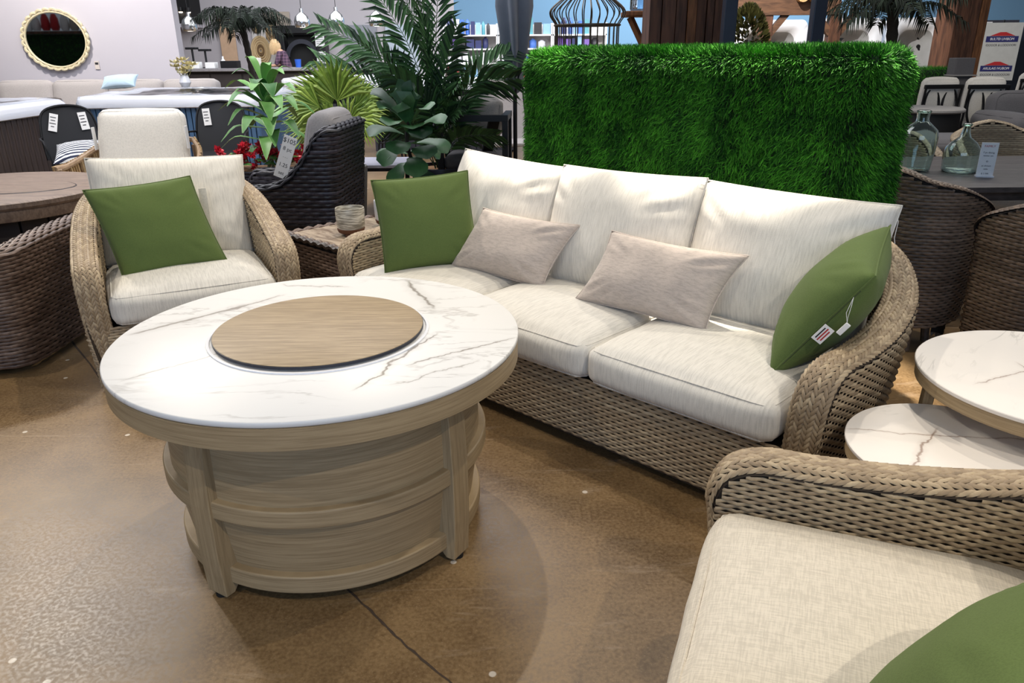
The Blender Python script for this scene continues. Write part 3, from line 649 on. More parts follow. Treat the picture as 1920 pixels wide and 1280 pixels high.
# ---------------------------------------------------------------- grass-covered partition
def grass_block(name, label, fr, x0, x1, y0, y1, z1, density, blen, faces=('f', 'r', 'l', 't', 'b'), r=0.05):
    root = thing(name, label, 'partition', fr.p((x0+x1)/2, (y0+y1)/2, 0), fr.rz)
    hx, hy = (x1-x0)/2, (y1-y0)/2
    MB().box((0, 0, z1/2), (2*hx-.05, 2*hy-.05, z1-.03)).build('core', plain(name+'_core', (14, 38, 16), 0.9), root, smooth=False, bevel=0.03)
    mats = NT(name+'_blade', 0.65, 0, 0.12); tone = mats.attr('tone')
    mats.col(mats.mix(mats.ss(tone, 0.0, 1.0), lin((12, 50, 18)), lin((74, 150, 42)))); mats.b.inputs['Transmission Weight'].default_value = 0.0
    P, N_, G = [], [], []
    def emit(n, f, nrm, g):
        P.append(f(n)); N_.append(np.tile(nrm, (n, 1))); G.append(np.tile(g, (n, 1)))
    U = lambda n, a, b: RNG.uniform(a, b, n)
    A = {'f': (2*hx*z1, lambda n: np.stack([U(n, -hx, hx), np.full(n, -hy), U(n, 0.03, z1)], 1), (0, -1., 0)), 'b': (2*hx*z1*0.25, lambda n: np.stack([U(n, -hx, hx), np.full(n, hy), U(n, 0.03, z1)], 1), (0, 1., 0)),
         'r': (2*hy*z1, lambda n: np.stack([np.full(n, hx), U(n, -hy, hy), U(n, 0.03, z1)], 1), (1., 0, 0)), 'l': (2*hy*z1*0.6, lambda n: np.stack([np.full(n, -hx), U(n, -hy, hy), U(n, 0.03, z1)], 1), (-1., 0, 0)),
         't': (4*hx*hy*1.3, lambda n: np.stack([U(n, -hx, hx), U(n, -hy, hy), np.full(n, z1)], 1), (0, 0, 1.))}
    for k in faces:
        ar, f, nr = A[k]; emit(int(ar*density), f, nr, (0, 0, -0.55) if k != 't' else (0, 0, 0.1))
    P = np.concatenate(P); N_ = np.concatenate(N_); G = np.concatenate(G)
    # soften the block's edges
    q = np.clip(P, [-(hx-r), -(hy-r), -9], [hx-r, hy-r, z1-r]); dl = P-q; ln = np.linalg.norm(dl, axis=1, keepdims=True); P = q+dl/np.maximum(ln, 1e-6)*np.minimum(ln, r); N2 = dl/np.maximum(ln, 1e-6)
    n = len(P); clump = np.array([mnoise.noise(Vector((p[0]*9, p[1]*9, p[2]*9))) for p in P])
    side = np.stack([np.array([mnoise.noise(Vector((p[0]*4+9, p[1]*4, p[2]*4))) for p in P]), np.array([mnoise.noise(Vector((p[0]*4, p[1]*4+9, p[2]*4))) for p in P]), 0*clump], 1)
    d = N2*0.6+G*RNG.uniform(0.2, 1.1, (n, 1))+RNG.normal(0, 0.33, (n, 3))+side*0.7; d /= np.linalg.norm(d, axis=1)[:, None]
    L_ = blen*RNG.uniform(0.6, 1.25, (n, 1)); w = np.cross(d, RNG.normal(0, 1, (n, 3))); w /= np.linalg.norm(w, axis=1)[:, None]; w *= 0.0016*RNG.uniform(.8, 1.5, (n, 1))
    b = P-N2*0.012; m = b+d*L_*0.55; e = b+d*L_+G*L_*0.35+RNG.normal(0, .002, (n, 3))
    V = np.stack([b-w, b+w, m+w*0.9, m-w*0.9, e+w*0.25, e-w*0.25], 1).reshape(-1, 3); i = np.arange(n)[:, None]*6
    Q = np.concatenate([i+np.array([[0, 1, 2, 3]]), i+np.array([[3, 2, 4, 5]])])
    tn = np.clip(0.45+clump*0.35+RNG.normal(0, 0.22, n), 0, 1)
    np_mesh('grass_blades', V, Q, mats.m, root, False, np.repeat(tn, 6), kind='stuff')
    return root
grass_block('grass_partition', 'tall green artificial-grass covered partition block behind the sofa', SF, -.985, .845, 1.06, 1.50, 1.435, 34000, 0.034, r=.085)
FX = Frame(5.9, 11.0, 0)
grass_block('grass_partition', 'low green grass-covered block by the far wooden post', FX, -.5, .22, 0, .4, 1.13, 4000, 0.05, ('f', 'r', 't', 'l'))

# ---------------------------------------------------------------- other wicker seats
def shell_seat(name, label, cat, fr, a, ctrl_d, mats, rowh, stake, hw=0.05, group=None, seat_z=0.42, roll=None, cushion_mat=None, back_h=None, amp=0.004, legs=False, taper=0.06, z0=0.05, braid_n=0, seat_cush=True, seat_k=.96):
    """a wicker tub or club chair: side profile ctrl_d rows (dx, y, z, normal angle) for the +x half"""
    root = thing(name, label, cat, fr.o, fr.rz, group); wk, core = mats
    ctrl = [(a+d[0], d[1], d[2], d[3]) for d in ctrl_d]
    c2 = ctrl+[(-p[0], p[1], p[2], 180-p[3]) for p in ctrl[::-1] if p[0] > 1e-6]
    S_ = resample(spline(c2, 500), 0.006); C = S_[:, :3]; ang = np.radians(S_[:, 3]); L = np.stack([np.cos(ang), np.sin(ang), 0*ang], 1)
    T = np.gradient(C, axis=0); T /= np.linalg.norm(T, axis=1)[:, None]; Nn = np.cross(T, L); Nn /= np.linalg.norm(Nn, axis=1)[:, None]
    if Nn[len(C)//2, 2] < 0: Nn = -Nn
    fb = MB(); ws = np.linspace(-1, 1, 7)
    fb.grid(np.stack([C+L*(w*hw)+Nn*(hw*0.5*(1-abs(w)**2.2)-0.006) for w in ws], 1)[::3])
    Cs, Ls = C[C[:, 2] > z0+0.25], L[C[:, 2] > z0+0.25]
    B = resample(np.concatenate([Cs, Ls], 1), stake/2, 2); Cs, Ls = B[:, :3], B[:, 3:]; Ls = Ls/np.linalg.norm(Ls, axis=1)[:, None]
    hgt = Cs[:, 2].max()
    for side, zz0 in ((1, z0), (-1, seat_z-0.12)):
        rows = np.arange(zz0, hgt, rowh)
        tp = np.clip((hgt-rows[:, None])/hgt, 0, 1)+0*Cs[None, :, 0]
        off = hw*side-taper*tp*(1.0 if side > 0 else 0.95)
        P = np.stack([Cs[None, :, 0]+Ls[None, :, 0]*off, Cs[None, :, 1]+Ls[None, :, 1]*off, np.broadcast_to(rows[:, None], off.shape)], -1)
        weave('outer_weave' if side > 0 else 'inner_weave', P, np.broadcast_to(Ls[None]*side, P.shape), rowh, amp, wk, root, rows[:, None] < Cs[None, :, 2]-0.004)
        tt = np.linspace(0, 1, 6)[:, None]; zz = zz0+(Cs[None, :, 2]-0.004-zz0)*tt; tp = np.clip((hgt-zz)/hgt, 0, 1)
        off = (hw-0.008)*side-taper*tp*(1.0 if side > 0 else 0.95)
        fb.grid(np.stack([Cs[None, :, 0]+Ls[None, :, 0]*off, Cs[None, :, 1]+Ls[None, :, 1]*off, zz], -1)[:, ::3])  # dark sheet added behind the weave so no light comes through
    ym = max(p[1] for p in ctrl)
    fb.box((0, ym*.5, seat_z-.1), (2*a*seat_k, ym*(.88 if seat_k > .8 else .5), .06)); fb.box((0, .04 if seat_k > .8 else ym*.35, (z0+seat_z-.1)/2), (2*a*seat_k, .05, seat_z-.1-z0))
    fb.build('frame', core, root)
    rows = np.arange(z0, seat_z-.09, rowh); xs = np.arange(-a*seat_k, a*seat_k+.001, stake/2)
    P = np.stack(np.broadcast_arrays(xs[None], np.full((len(rows), 1), 0.012 if seat_k > .8 else ym*.35-.03), rows[:, None]), -1); weave('front_weave', P, np.array([0, -1., 0]), rowh, amp, wk, root)
    # rolled top edge: strands along the crest
    if braid_n: braid('rolled_edge', C, L, Nn, hw, hw*0.5, braid_n, wk, root, 0.05, 0.018, 0.022, 16)
    else:
        Cr = resample(np.concatenate([C, L, Nn], 1), stake/2); wr_ = np.linspace(-1, 1, max(5, int(hw*3/rowh)))
        P = np.stack([Cr[:, :3]+Cr[:, 3:6]*(w*hw)+Cr[:, 6:9]*(hw*0.5*(1-abs(w)**2.2)) for w in wr_]); NN = np.stack([Cr[:, 6:9]+Cr[:, 3:6]*w for w in wr_]); NN /= np.linalg.norm(NN, axis=2)[..., None]
        weave('rolled_edge', P, NN, rowh, amp, wk, root)
    if legs:
        for sx in (-1, 1):
            for yy in (.22, ym*.78):
                MB().tube([(sx*a*.66, yy, z0+.06), (sx*a*.72, yy+(.02 if yy > .3 else -.01), 0)], [.024, .02], 10).build('leg', wk, root)
    if cushion_mat:
        if seat_cush: cushion('seat_cushion', 2*a*seat_k, ym*(.80 if seat_k > .8 else .62), .11, cushion_mat, root, .04, .02, .0, cuts=10, M4=Matrix.Translation((0, ym*.42, seat_z-.02)))
        if back_h:
            M4 = Matrix.Translation((0, ym*.82, seat_z+back_h/2)) @ Matrix.Rotation(math.radians(-12), 4, 'X') @ Matrix.Rotation(PI/2, 4, 'X')
            cushion('back_cushion', 2*a*.94, back_h, .17, cushion_mat, root, .07, .03, .03, cuts=10, M4=M4)
    return root
BRN = (M['brown_wicker'], M['brown_core']); BLK = (M['black_wicker'], M['black_core']); TPE = (M['taupe_wicker'], M['brown_core']); TAN = (M['tan_wicker'], M['tan_core'])
shell_seat('wicker_armchair', 'dark brown wicker tub chair cut off at the left edge, back to the camera', 'armchair', Frame(-2.72, 4.19, 180), .30,
    [(.07, .0, .05, 0), (.07, .0, .45, 0), (.072, .03, .57, 0), (.075, .10, .605, 0), (.075, .45, .605, 0), (.075, .68, .595, 10), (.055, .79, .585, 45), (-.03, .83, .61, 85), (-.14, .835, .67, 90), (-.30, .84, .73, 90)], BRN, .017, .034, .055, taper=.01)
dk = shell_seat('wicker_armchair', 'black wicker high-back armchair with grey cushion, facing the red flowers', 'armchair', Frame(-1.93, 5.24, -94), .30,
    [(.07, .02, .05, 0), (.07, .0, .40, 0), (.072, .02, .58, 0), (.075, .10, .625, 0), (.075, .40, .63, 0), (.075, .55, .68, 0), (.075, .67, .80, 0), (.075, .755, .93, 2), (.07, .80, .975, 20), (.05, .835, .985, 60), (0, .85, .985, 88), (-.15, .85, .985, 90), (-.30, .85, .985, 90)], BLK, .026, .05, .04, cushion_mat=M['lightgrey_fabric'], back_h=.66, taper=.08, seat_z=.42, amp=.005)
tg = MB().box((0, 0, 0), (.085, .004, .27)).build('price_tag', M['white'], dk, smooth=False)
tg.location = (.352, .545, .82); tg.rotation_euler = Euler((0, math.radians(22), math.radians(90)))
for i, (s_, b) in enumerate((('$105', .040), ('8 pc', .034), ('- - -', .02), ('1.25', .034), ('set', .03))): text(s_, b, tg, (0, -.0026, .105-.052*i), (PI/2, 0, 0), M['ink'])
TUB = [(-.03, .20, .05, 0), (-.02, .19, .38, 0), (.0, .15, .50, 0), (.03, .10, .60, 0), (.05, .09, .665, 0), (.055, .14, .715, 0), (.05, .25, .765, 8), (.015, .38, .815, 32), (-.08, .47, .845, 62), (-.18, .505, .885, 82), (-.28, .515, .905, 90)]
shell_seat('dining_chair', 'dark wicker dining chair between the grass partition and its matching neighbour', 'chair', Frame(2.20, 3.98, 128), .28, TUB, TPE, .016, .032, .03, 'wicker dining chairs', .42, cushion_mat=M['white_fabric'], legs=True, taper=.08, z0=.13, braid_n=4, seat_k=.72)
shell_seat('dining_chair', 'dark wicker dining chair at the frame edge beyond the nesting tables, back to the camera', 'chair', Frame(2.50, 3.62, 192), .30, TUB, TPE, .016, .032, .03, 'wicker dining chairs', .42, cushion_mat=M['white_fabric'], legs=True, taper=.05, z0=.13, braid_n=4, seat_k=.72)
shell_seat('dining_chair', 'light tan wicker dining chair across the charcoal table, behind the price card', 'chair', Frame(3.55, 5.28, 0), .30, TUB, TAN, .015, .03, .03, 'wicker dining chairs', .42, cushion_mat=M['white_fabric'], legs=True, taper=.08, z0=.13, braid_n=4, seat_k=.72)
shell_seat('dining_chair', 'light tan wicker dining chair seen through the taller glass bottle', 'chair', Frame(2.66, 5.28, 0), .30, TUB, TAN, .015, .03, .03, 'wicker dining chairs', .42, cushion_mat=M['white_fabric'], legs=True, taper=.08, z0=.13, braid_n=4, seat_k=.72)

# ---------------------------------------------------------------- charcoal dining table, bottles, card
dt = thing('dining_table', 'charcoal slat dining table carrying two glass bottles', 'table', (3.45, 4.62, 0))
for k in range(6): MB().box((0, -.50+.2*k, .725), (2.3, .196, .03)).build('plank', M['slate_top'], dt, smooth=False, bevel=.003)
MB().box((0, 0, .68), (2.1, 1.0, .06)).build('apron', M['slate_top'], dt, smooth=False)
for sx in (-1, 1):
    for sy in (-1, 1): MB().box((sx*1.0, sy*.48, .325), (.08, .08, .65)).build('leg', M['slate_top'], dt, smooth=False, bevel=.004)
def bottle(label, x, y, prof):
    o = thing('glass_bottle', label, 'bottle', (x, y, .7402), group='clear glass demijohn bottles')
    outer = [(r, z) for r, z in prof]; inner = [(max(.003, r-.004), max(.006, z)) for r, z in prof[::-1]]
    MB().lathe([(0, 0)]+outer+inner+[(0, .008)], 40).build('body', M['glass'], o)
    MB().lathe([(prof[-1][0]-.004, prof[-1][1]-.012), (prof[-1][0]+.004, prof[-1][1]-.010), (prof[-1][0]+.005, prof[-1][1]), (prof[-1][0]-.002, prof[-1][1]+.003), (prof[-1][0]-.004, prof[-1][1]-.012)], 32).build('lip', M['glass'], o)
bottle('taller clear glass demijohn on the charcoal table beside the grass partition', 2.43, 4.62, [(.07, 0), (.085, .01), (.098, .14), (.10, .20), (.092, .235), (.06, .265), (.037, .285), (.034, .30), (.036, .33), (.036, .345)])
bottle('shorter clear glass demijohn behind the white price card', 2.66, 4.55, [(.085, 0), (.096, .012), (.099, .10), (.095, .135), (.07, .17), (.032, .20), (.022, .23), (.020, .26), (.022, .275)])
cdn = thing('price_card', 'white printed price card standing in front of the shorter bottle', 'sign', (2.70, 4.36, .7402), -18)
MB().box((0, 0, .095), (.086, .004, .19)).build('card', M['white'], cdn, smooth=False); MB().box((0, 0, .004), (.09, .05, .008)).build('foot', M['acrylic'], cdn, smooth=False)
text('FAMILY', .017, cdn, (0, -.0026, .170), (PI/2, 0, 0), M['red_ink'])
for z, s_, b in ((.135, '7 pc dining', .013), (.118, 'wicker set', .012), (.088, 'o', .02), (.062, 'as shown', .013), (.044, 'table', .011), (.018, '$ 2 999', .012)): text(s_, b, cdn, (0, -.0026, z), (PI/2, 0, 0), M['ink'])

# ---------------------------------------------------------------- end table and pots
ET = Frame(-.832, 4.205, -44)
et = thing('end_table', 'square brown wicker end table with tile top between armchair and sofa', 'table', ET.o, ET.rz)
MB().box((0, 0, .24), (.60, .60, .44)).build('core', M['brown_core'], et, smooth=False)
rows = np.arange(.03, .46, .018); xs = np.arange(-.32, .321, .018)
for k in range(4):
    R_ = np.array(Matrix.Rotation(k*PI/2, 3, 'Z')); P = np.stack(np.broadcast_arrays(xs[None], np.full((len(rows), 1), -.315), rows[:, None]), -1) @ R_.T
    weave('side_weave', P, R_ @ np.array([0, -1., 0]), .018, .004, M['brown_wicker'], et)
rim = MB()
for k in range(4):
    c, s_ = math.cos(k*PI/2), math.sin(k*PI/2)
    for d_ in (.300, .318): rim.tube([(x*c-(-d_)*s_, x*s_+(-d_)*c, .482+.006*math.sin(x*90)) for x in np.linspace(-.32, .32, 40)], .014, 6)
rim.build('rim', M['brown_wicker'], et)
t = NT('travertine_tile', .35); o_ = t.obj(); t.col(t.mix(t.ss(t.noise(t.scale(o_, (3, 12, 1)), 2.2, 5, .7, .8), .35, .68), lin((120, 102, 86)), lin((186, 170, 150)))); M['tile'] = t.m
for i in range(2):
    for j in range(2): MB().box((-.147+.294*i, -.147+.294*j, .481), (.289, .289, .014)).build('tile', M['tile'], et, smooth=False, bevel=.002)
t = NT('speckled_glaze', .3); o_ = t.obj(); z_ = t.sep(o_)[2]; t.col(t.mix(t.ss(t.noise(t.scale(o_, (14, 14, 160)), 1, 3), .42, .6), lin((128, 122, 110)), lin((206, 200, 186)))); t.bump(t.noise(t.scale(o_, (30, 30, 170)), 1, 2), .4, .002); M['glaze'] = t.m
def planter(label, x, y, z, glaze):
    p = thing('ceramic_pot', label, 'pot', (x, y, z), group='footed ceramic pots')
    MB().lathe([(.068, .036), (.076, .05), (.079, .10), (.080, .145), (.078, .152), (.074, .152), (.072, .14), (.069, .04), (0, .038)], 40).build('glazed_wall', glaze, p)
    MB().lathe([(0, .014), (.060, .014), (.070, .020), (.0765, .038), (.068, .040)], 40).build('bare_clay_base', plain('brown_clay', (96, 58, 36), .8), p)
    for k in range(3):
        a = k*2*PI/3+.4; MB().box((.052*math.cos(a), .052*math.sin(a), .009), (.028, .028, .018), a).build('foot', plain('brown_clay_foot', (84, 50, 32), .8), p, smooth=False, bevel=.004)
planter('ribbed grey-glazed ceramic pot with bare brown base on the tile-topped end table', -.885, 4.14, .489, M['glaze'])
planter('white ceramic pot mostly hidden behind the green pillow on the sofa', -.71, 4.36, .489, plain('white_glaze', (206, 208, 214), .35))
# ---------------------------------------------------------------- round grey table at left
rt = thing('fire_table', 'round weathered grey-brown table with oval lid behind the brown tub chair', 'table', (-3.42, 5.02, 0))
MB().lathe([(0, .57), (.70, .57), (.715, .585), (.715, .61), (.70, .62), (0, .62)], 72).build('tabletop', M['teak_grey'], rt)
MB().lathe([(.63, .50), (.685, .50), (.69, .51), (.69, .572), (.63, .572)], 72).build('apron', M['teak_grey'], rt)
e_ = [(math.cos(a)*.52, math.sin(a)*.27) for a in np.linspace(0, 2*PI, 60, endpoint=False)]
MB().prism(e_, Matrix.Translation((.02, 0, .6215)) @ Matrix.Diagonal((1, 1, .006, 1))).build('burner_lid', M['teak_grey'], rt, smooth=False, bevel=.002)
MB().tube([(x*1.012+.02, y*1.012, .6205) for x, y in e_], .003, 4, closed=True).build('lid_gap', M['edge_dark'], rt)
MB().lathe([(.50, .02), (.50, .5)], 48).build('inner_drum', M['black'], rt)
for k in range(20):
    a = 2*PI*k/20; MB().box((.53*math.cos(a), .53*math.sin(a), .26), (.02, .158, .48), a).build('slat', plain('charcoal_slat', (46, 42, 44), .6), rt, smooth=False, bevel=.003) if k == 0 else None
sl = [c for c in rt.children if c.name.startswith('slat')][0]
for k in range(1, 20):
    c = sl.copy(); COL.objects.link(c); c.parent = rt; c.rotation_euler = (0, 0, 2*PI*k/20)

# ---------------------------------------------------------------- rope armchair
rc = thing('rope_armchair', 'teak armchair with tan rope arms and tall white back cushion before the blue hot tub', 'armchair', (-3.02, 6.0, 0), 4)
M['rope'] = wicker('tan_rope', (110, 84, 56), (176, 146, 104), (206, 180, 138), .8); M['teak'] = wood('pale_teak', (166, 140, 112), (130, 106, 82), (60, 6, 6))
for sx in (-1, 1):
    P = spline([(sx*.50, -.02, .60), (sx*.50, .20, .60), (sx*.45, .48, .66), (sx*.36, .64, .74)], 30)
    rl = MB(); rl.tube(P, .022, 8); rl.build('arm_rail', M['teak'], rc)
    lo = spline([(sx*.46, .0, .30), (sx*.46, .25, .30), (sx*.42, .5, .32), (sx*.34, .66, .34)], 30)
    rp = MB()
    for i in range(30): rp.tube([P[i]+np.array((sx*.012, 0, .024)), (P[i]+lo[i])/2+np.array((sx*.02, 0, 0)), lo[i]], .009, 5)
    rp.build('rope_wrap', M['rope'], rc, kind='stuff')
    MB().bar((sx*.48, -.0, .60), (sx*.45, .02, 0), .05, .04).build('leg', M['teak'], rc, smooth=False, bevel=.006); MB().bar((sx*.36, .66, .70), (sx*.38, .72, 0), .05, .04).build('leg', M['teak'], rc, smooth=False, bevel=.006)
MB().box((0, .33, .30), (.92, .72, .05)).build('seat_frame', M['teak'], rc, smooth=False)
MB().tube([(-.36, .64, .74), (0, .70, .78), (.36, .64, .74)], .022, 8).build('back_rail', M['teak'], rc)
cushion('seat_cushion', .82, .66, .13, M['white_fabric'], rc, .05, .03, 0, cuts=10, M4=Matrix.Translation((0, .30, .395)))
cushion('back_cushion', .70, .58, .15, M['white_fabric'], rc, .06, .03, .03, cuts=12, M4=Matrix.Translation((0, .50, .71)) @ Matrix.Rotation(math.radians(-14), 4, 'X') @ Matrix.Rotation(PI/2, 4, 'X'), taper=-.03)
for sx in (-1, 1): MB().box((sx*.372, .46, .78), (.008, .05, .18)).build('care_tag', M['white'], rc, smooth=False)

# ---------------------------------------------------------------- black metal chairs
def metal_chair(label, x, y, rz, tagged):
    c = thing('metal_chair', label, 'chair', (x, y, 0), rz, 'black metal cafe chairs')
    arch = spline([(-.25, .22, .45), (-.255, .27, .70), (-.20, .31, .90), (0, .325, .955), (.20, .31, .90), (.255, .27, .70), (.25, .22, .45)], 40)
    MB().tube(arch, .011, 6).build('back_frame', M['black'], c)
    M4 = []
    g = []
    for q in np.linspace(0, 1, 12):
        i = int(q*19); l, r = arch[i], arch[39-i]; g.append([l+(r-l)*s_+np.array((0, .02*math.sin(PI*s_), 0)) for s_ in np.linspace(0, 1, 7)])
    MB().grid(g).build('back_panel', plain('black_mesh_panel', (30, 31, 36), .5, .2), c)
    MB().lathe([(0, .44), (.24, .44), (.25, .45), (.245, .462), (0, .455)], 28).build('seat', M['black'], c)
    for sx in (-1, 1):
        MB().tube(spline([(sx*.255, .27, .66), (sx*.30, .05, .67), (sx*.30, -.16, .64), (sx*.27, -.21, .45), (sx*.27, -.23, 0)], 24), .010, 6).build('arm', M['black'], c)
        MB().tube([(sx*.22, .18, .45), (sx*.26, .28, 0)], .010, 6).build('leg', M['black'], c)
    if tagged:
        for px, tx in tagged:
            t_ = MB().box((0, 0, 0), (.075, .003, .17)).build('price_tag', M['white'], c, smooth=False); t_.location = (px, .285, .80); t_.rotation_euler = (math.radians(-10), math.radians(tx), 0)
            for i, w_ in enumerate((.05, .04, .055, .03)): MB().box((-.004, -.002, .05-.03*i), (w_, .001, .008)).build('print', M['ink'], t_, smooth=False)
metal_chair('black metal chair with two white tags and a striped pillow on its seat', -4.22, 7.6, 38, ((-.13, 16), (.14, -4)))
metal_chair('black metal chair with one white tag left of the dracaena', -3.0, 8.0, 8, ((-.14, -4),))
t = NT('navy_white_stripe', .9); o_ = t.obj(); x_, y_, z_ = t.sep(o_); t.col(t.mix(t.ss(t.math('SINE', t.math('MULTIPLY', t.math('ADD', y_, t.math('MULTIPLY', x_, x_, ), ), 150)), -.15, .15), lin((28, 36, 62)), lin((226, 226, 226)))); M['stripe'] = t.m
pillow('navy and white striped pillow lying on the black metal chair', 'pillow', M['stripe'], (-4.15, 7.50, .545), (.9, .35, .05), (-.3, .85, .28), .44, .44, .15, 9)

# ---------------------------------------------------------------- hot tubs
def hot_tub(label, x, y, rz, w, d, h, side, nb, group='hot tubs on the shop floor'):
    o = thing('hot_tub', label, 'hot tub', (x, y, 0), rz, group)
    MB().box((0, 0, h/2-.05), (w-.10, d-.10, h-.12)).build('core', M['plinth'], o, smooth=False)
    bw = w/nb; me = None
    for k in range(nb):
        for (sy, n_) in ((-1, 0), (1, 1)):
            if me is None: b = MB().box((0, 0, (h-.12)/2+.02), (bw-.010, .03, h-.14)).build('side_board', side, o, smooth=False, bevel=.004); me = b.data
            else: b = link('side_board', me, None, o); md = b.modifiers.new('bevel', 'BEVEL'); md.width = .004
            b.location = (-w/2+bw*(k+.5), sy*(d/2-.03), 0)
    for k in range(int(d/bw)):
        for sx in (-1, 1):
            b = link('side_board', me, None, o); md = b.modifiers.new('bevel', 'BEVEL'); md.width = .004; b.location = (sx*(w/2-.03), -d/2+bw*(k+.5), 0); b.rotation_euler = (0, 0, PI/2)
    rim = MB(); m_ = 28
    def rr(hx, hy, r, z):
        pts = []
        for cx, cy, a0 in ((hx-r, hy-r, 0), (-hx+r, hy-r, 90), (-hx+r, -hy+r, 180), (hx-r, -hy+r, 270)):
            for a in np.linspace(a0, a0+90, 7): pts.append((cx+r*math.cos(math.radians(a)), cy+r*math.sin(math.radians(a)), z))
        return pts
    prof = [(0, h-.12, .08), (.02, h-.11, .09), (.022, h-.02, .09), (-.01, h+.012, .09), (-.10, h+.016, .1), (-.20, h-.01, .14), (-.24, h-.10, .2), (-.34, h-.42, .25), (-.55, h-.45, .25)]
    rim.grid([rr(w/2+e, d/2+e, r, z) for e, z, r in prof], cv=True)
    rim.build('shell', M['acrylic'], o, ang=60)
    return o
M['blue_side'] = plain('slate_blue_boards', (74, 106, 142), .5); M['brown_side'] = wood('dark_brown_boards', (84, 72, 66), (54, 46, 44), (20, 20, 2)); M['grey_side'] = plain('charcoal_boards', (62, 62, 72), .5)
t1 = hot_tub('brown-sided hot tub at the left edge under clear plastic wrap', -6.05, 7.95, 0, 2.05, 2.05, .93, M['brown_side'], 22)
t2 = hot_tub('slate-blue-sided hot tub under clear plastic wrap by the left wall', -3.98, 10.15, 2, 2.05, 2.0, .95, M['blue_side'], 34)
hot_tub('charcoal hot tub with white shell beyond the tall feathery palm', -.95, 12.5, 0, 2.1, 2.0, .98, M['grey_side'], 14)
hot_tub('small blue-grey hot tub farther back behind the dracaena', -3.15, 14.5, 0, 1.5, 1.6, .98, M['grey_side'], 10)
wrapm = glass('clear_plastic_film', (250, 252, 255), .08, 1.1)
for (tx, ty, sd) in ((-6.05, 7.95, 1), (-3.98, 10.15, 2)):
    n = 40; g = [[(u*1.045, v*1.02, .972+.025*mnoise.noise(Vector((u*2.2+sd, v*2.2, sd)))+.012*mnoise.noise(Vector((u*7, v*7+sd, 0)))-max(0, max(abs(u), abs(v))-.97)*3.2) for v in np.linspace(-1.02, 1.02, n)] for u in np.linspace(-1.02, 1.02, n)]
    MB().grid(g).build('plastic_film', wrapm, t1 if sd == 1 else t2)

# ---------------------------------------------------------------- left wall: mirror, tag, sectional
mr = thing('wall_mirror', 'round mirror with scalloped gold-cream frame on the left wall', 'mirror', (-6.92, 12.485, 1.62))
MB().prism([(.475*math.cos(a), .405*math.sin(a)) for a in np.linspace(0, 2*PI, 60, endpoint=False)], Matrix(((1, 0, 0, 0), (0, 0, 1, -.02), (0, 1, 0, 0), (0, 0, 0, 1))) @ Matrix.Diagonal((1, 1, .01, 1))).build('mirror_glass', plain('mirror_silver', (225, 228, 230), .02, 1.0, .01), mr, smooth=False)
gold = plain('antique_gold_cream', (226, 214, 180), .5, .1, .12, 40)
NS = 28; Pm = []
for i in range(NS*8):
    a = 2*PI*i/(NS*8); s_ = abs(math.sin(a*NS/2)); rr_ = 1+.045*s_; Pm.append((.485*rr_*math.cos(a), -.03-.012*s_, .415*rr_*math.sin(a)))
MB().tube(Pm, .022, 6, closed=True).build('scalloped_frame', gold, mr)
MB().tube([(.462*math.cos(a), -.035, .392*math.sin(a)) for a in np.linspace(0, 2*PI, 90, endpoint=False)], .014, 6, closed=True).build('inner_bead', gold, mr)
wt = MB().box((-6.38, 12.49, 1.25), (.07, .008, .12)).build('wall_tag', plain('cream_card', (214, 204, 196), .7), smooth=False); tag(wt, 'small cream price tag on the wall below the scalloped mirror', 'tag')
MB().box((-6.38, 12.485, 1.275), (.05, .003, .03)).build('print', M['ink'], wt, smooth=False)
ss = thing('sectional_sofa', 'long pale grey sectional sofa against the left wall behind the hot tubs', 'sofa', (-6.1, 11.95, 0))
MB().box((0, 0, .2), (3.4, .8, .3)).build('base', M['lightgrey_fabric'], ss, smooth=False, bevel=.03)
for k in range(4): cushion('back_cushion', .82, .50, .2, M['lightgrey_fabric'], ss, .07, .03, .02, cuts=8, seed=k, M4=Matrix.Translation((-1.26+.84*k, .22, .79)) @ Matrix.Rotation(PI/2-.15, 4, 'X')); cushion('seat_cushion', .82, .7, .16, M['lightgrey_fabric'], ss, .05, .03, 0, cuts=6, M4=Matrix.Translation((-1.26+.84*k, -.06, .43)))
pillow('pale blue pillow lying on the rim side of the blue hot tub', 'pillow', plain('pale_blue_cloth', (178, 200, 216), .9), (-5.62, 11.55, 1.04), (1, 0, .06), (0, .7, .6), .50, .24, .16, 12, fold=0)
fl = thing('flower_vase', 'white vase of cream roses at the end of the left wall', 'vase', (-4.6, 11.35, .0))
MB().lathe([(0, 0), (.16, 0), (.16, .02), (.03, .03), (.03, .93), (.11, .94), (.12, .955), (0, .96)], 24).build('stand', M['black'], fl)
MB().lathe([(0, .96), (.05, .965), (.08, 1.03), (.06, 1.10), (.045, 1.13), (.035, 1.13), (.0, 1.0)], 20).build('vase', M['acrylic'], fl)
def rosette(name, c, r, mat, parent, n=9, label=None):
    mb = MB()
    for k in range(n):
        a = k*2.4; t_ = .25+.75*k/n; d = Vector((math.cos(a), math.sin(a), .9-.8*t_)); s_ = Vector((-math.sin(a), math.cos(a), 0)); b = Vector(c)
        mb.add([tuple(b), tuple(b+d*r*t_*.6+s_*r*.42*t_), tuple(b+d*r*t_+Vector((0, 0, r*.25))), tuple(b+d*r*t_*.6-s_*r*.42*t_)], [(0, 1, 2, 3)])
    return mb.build(name, mat, parent, smooth=False)
random.seed(5)
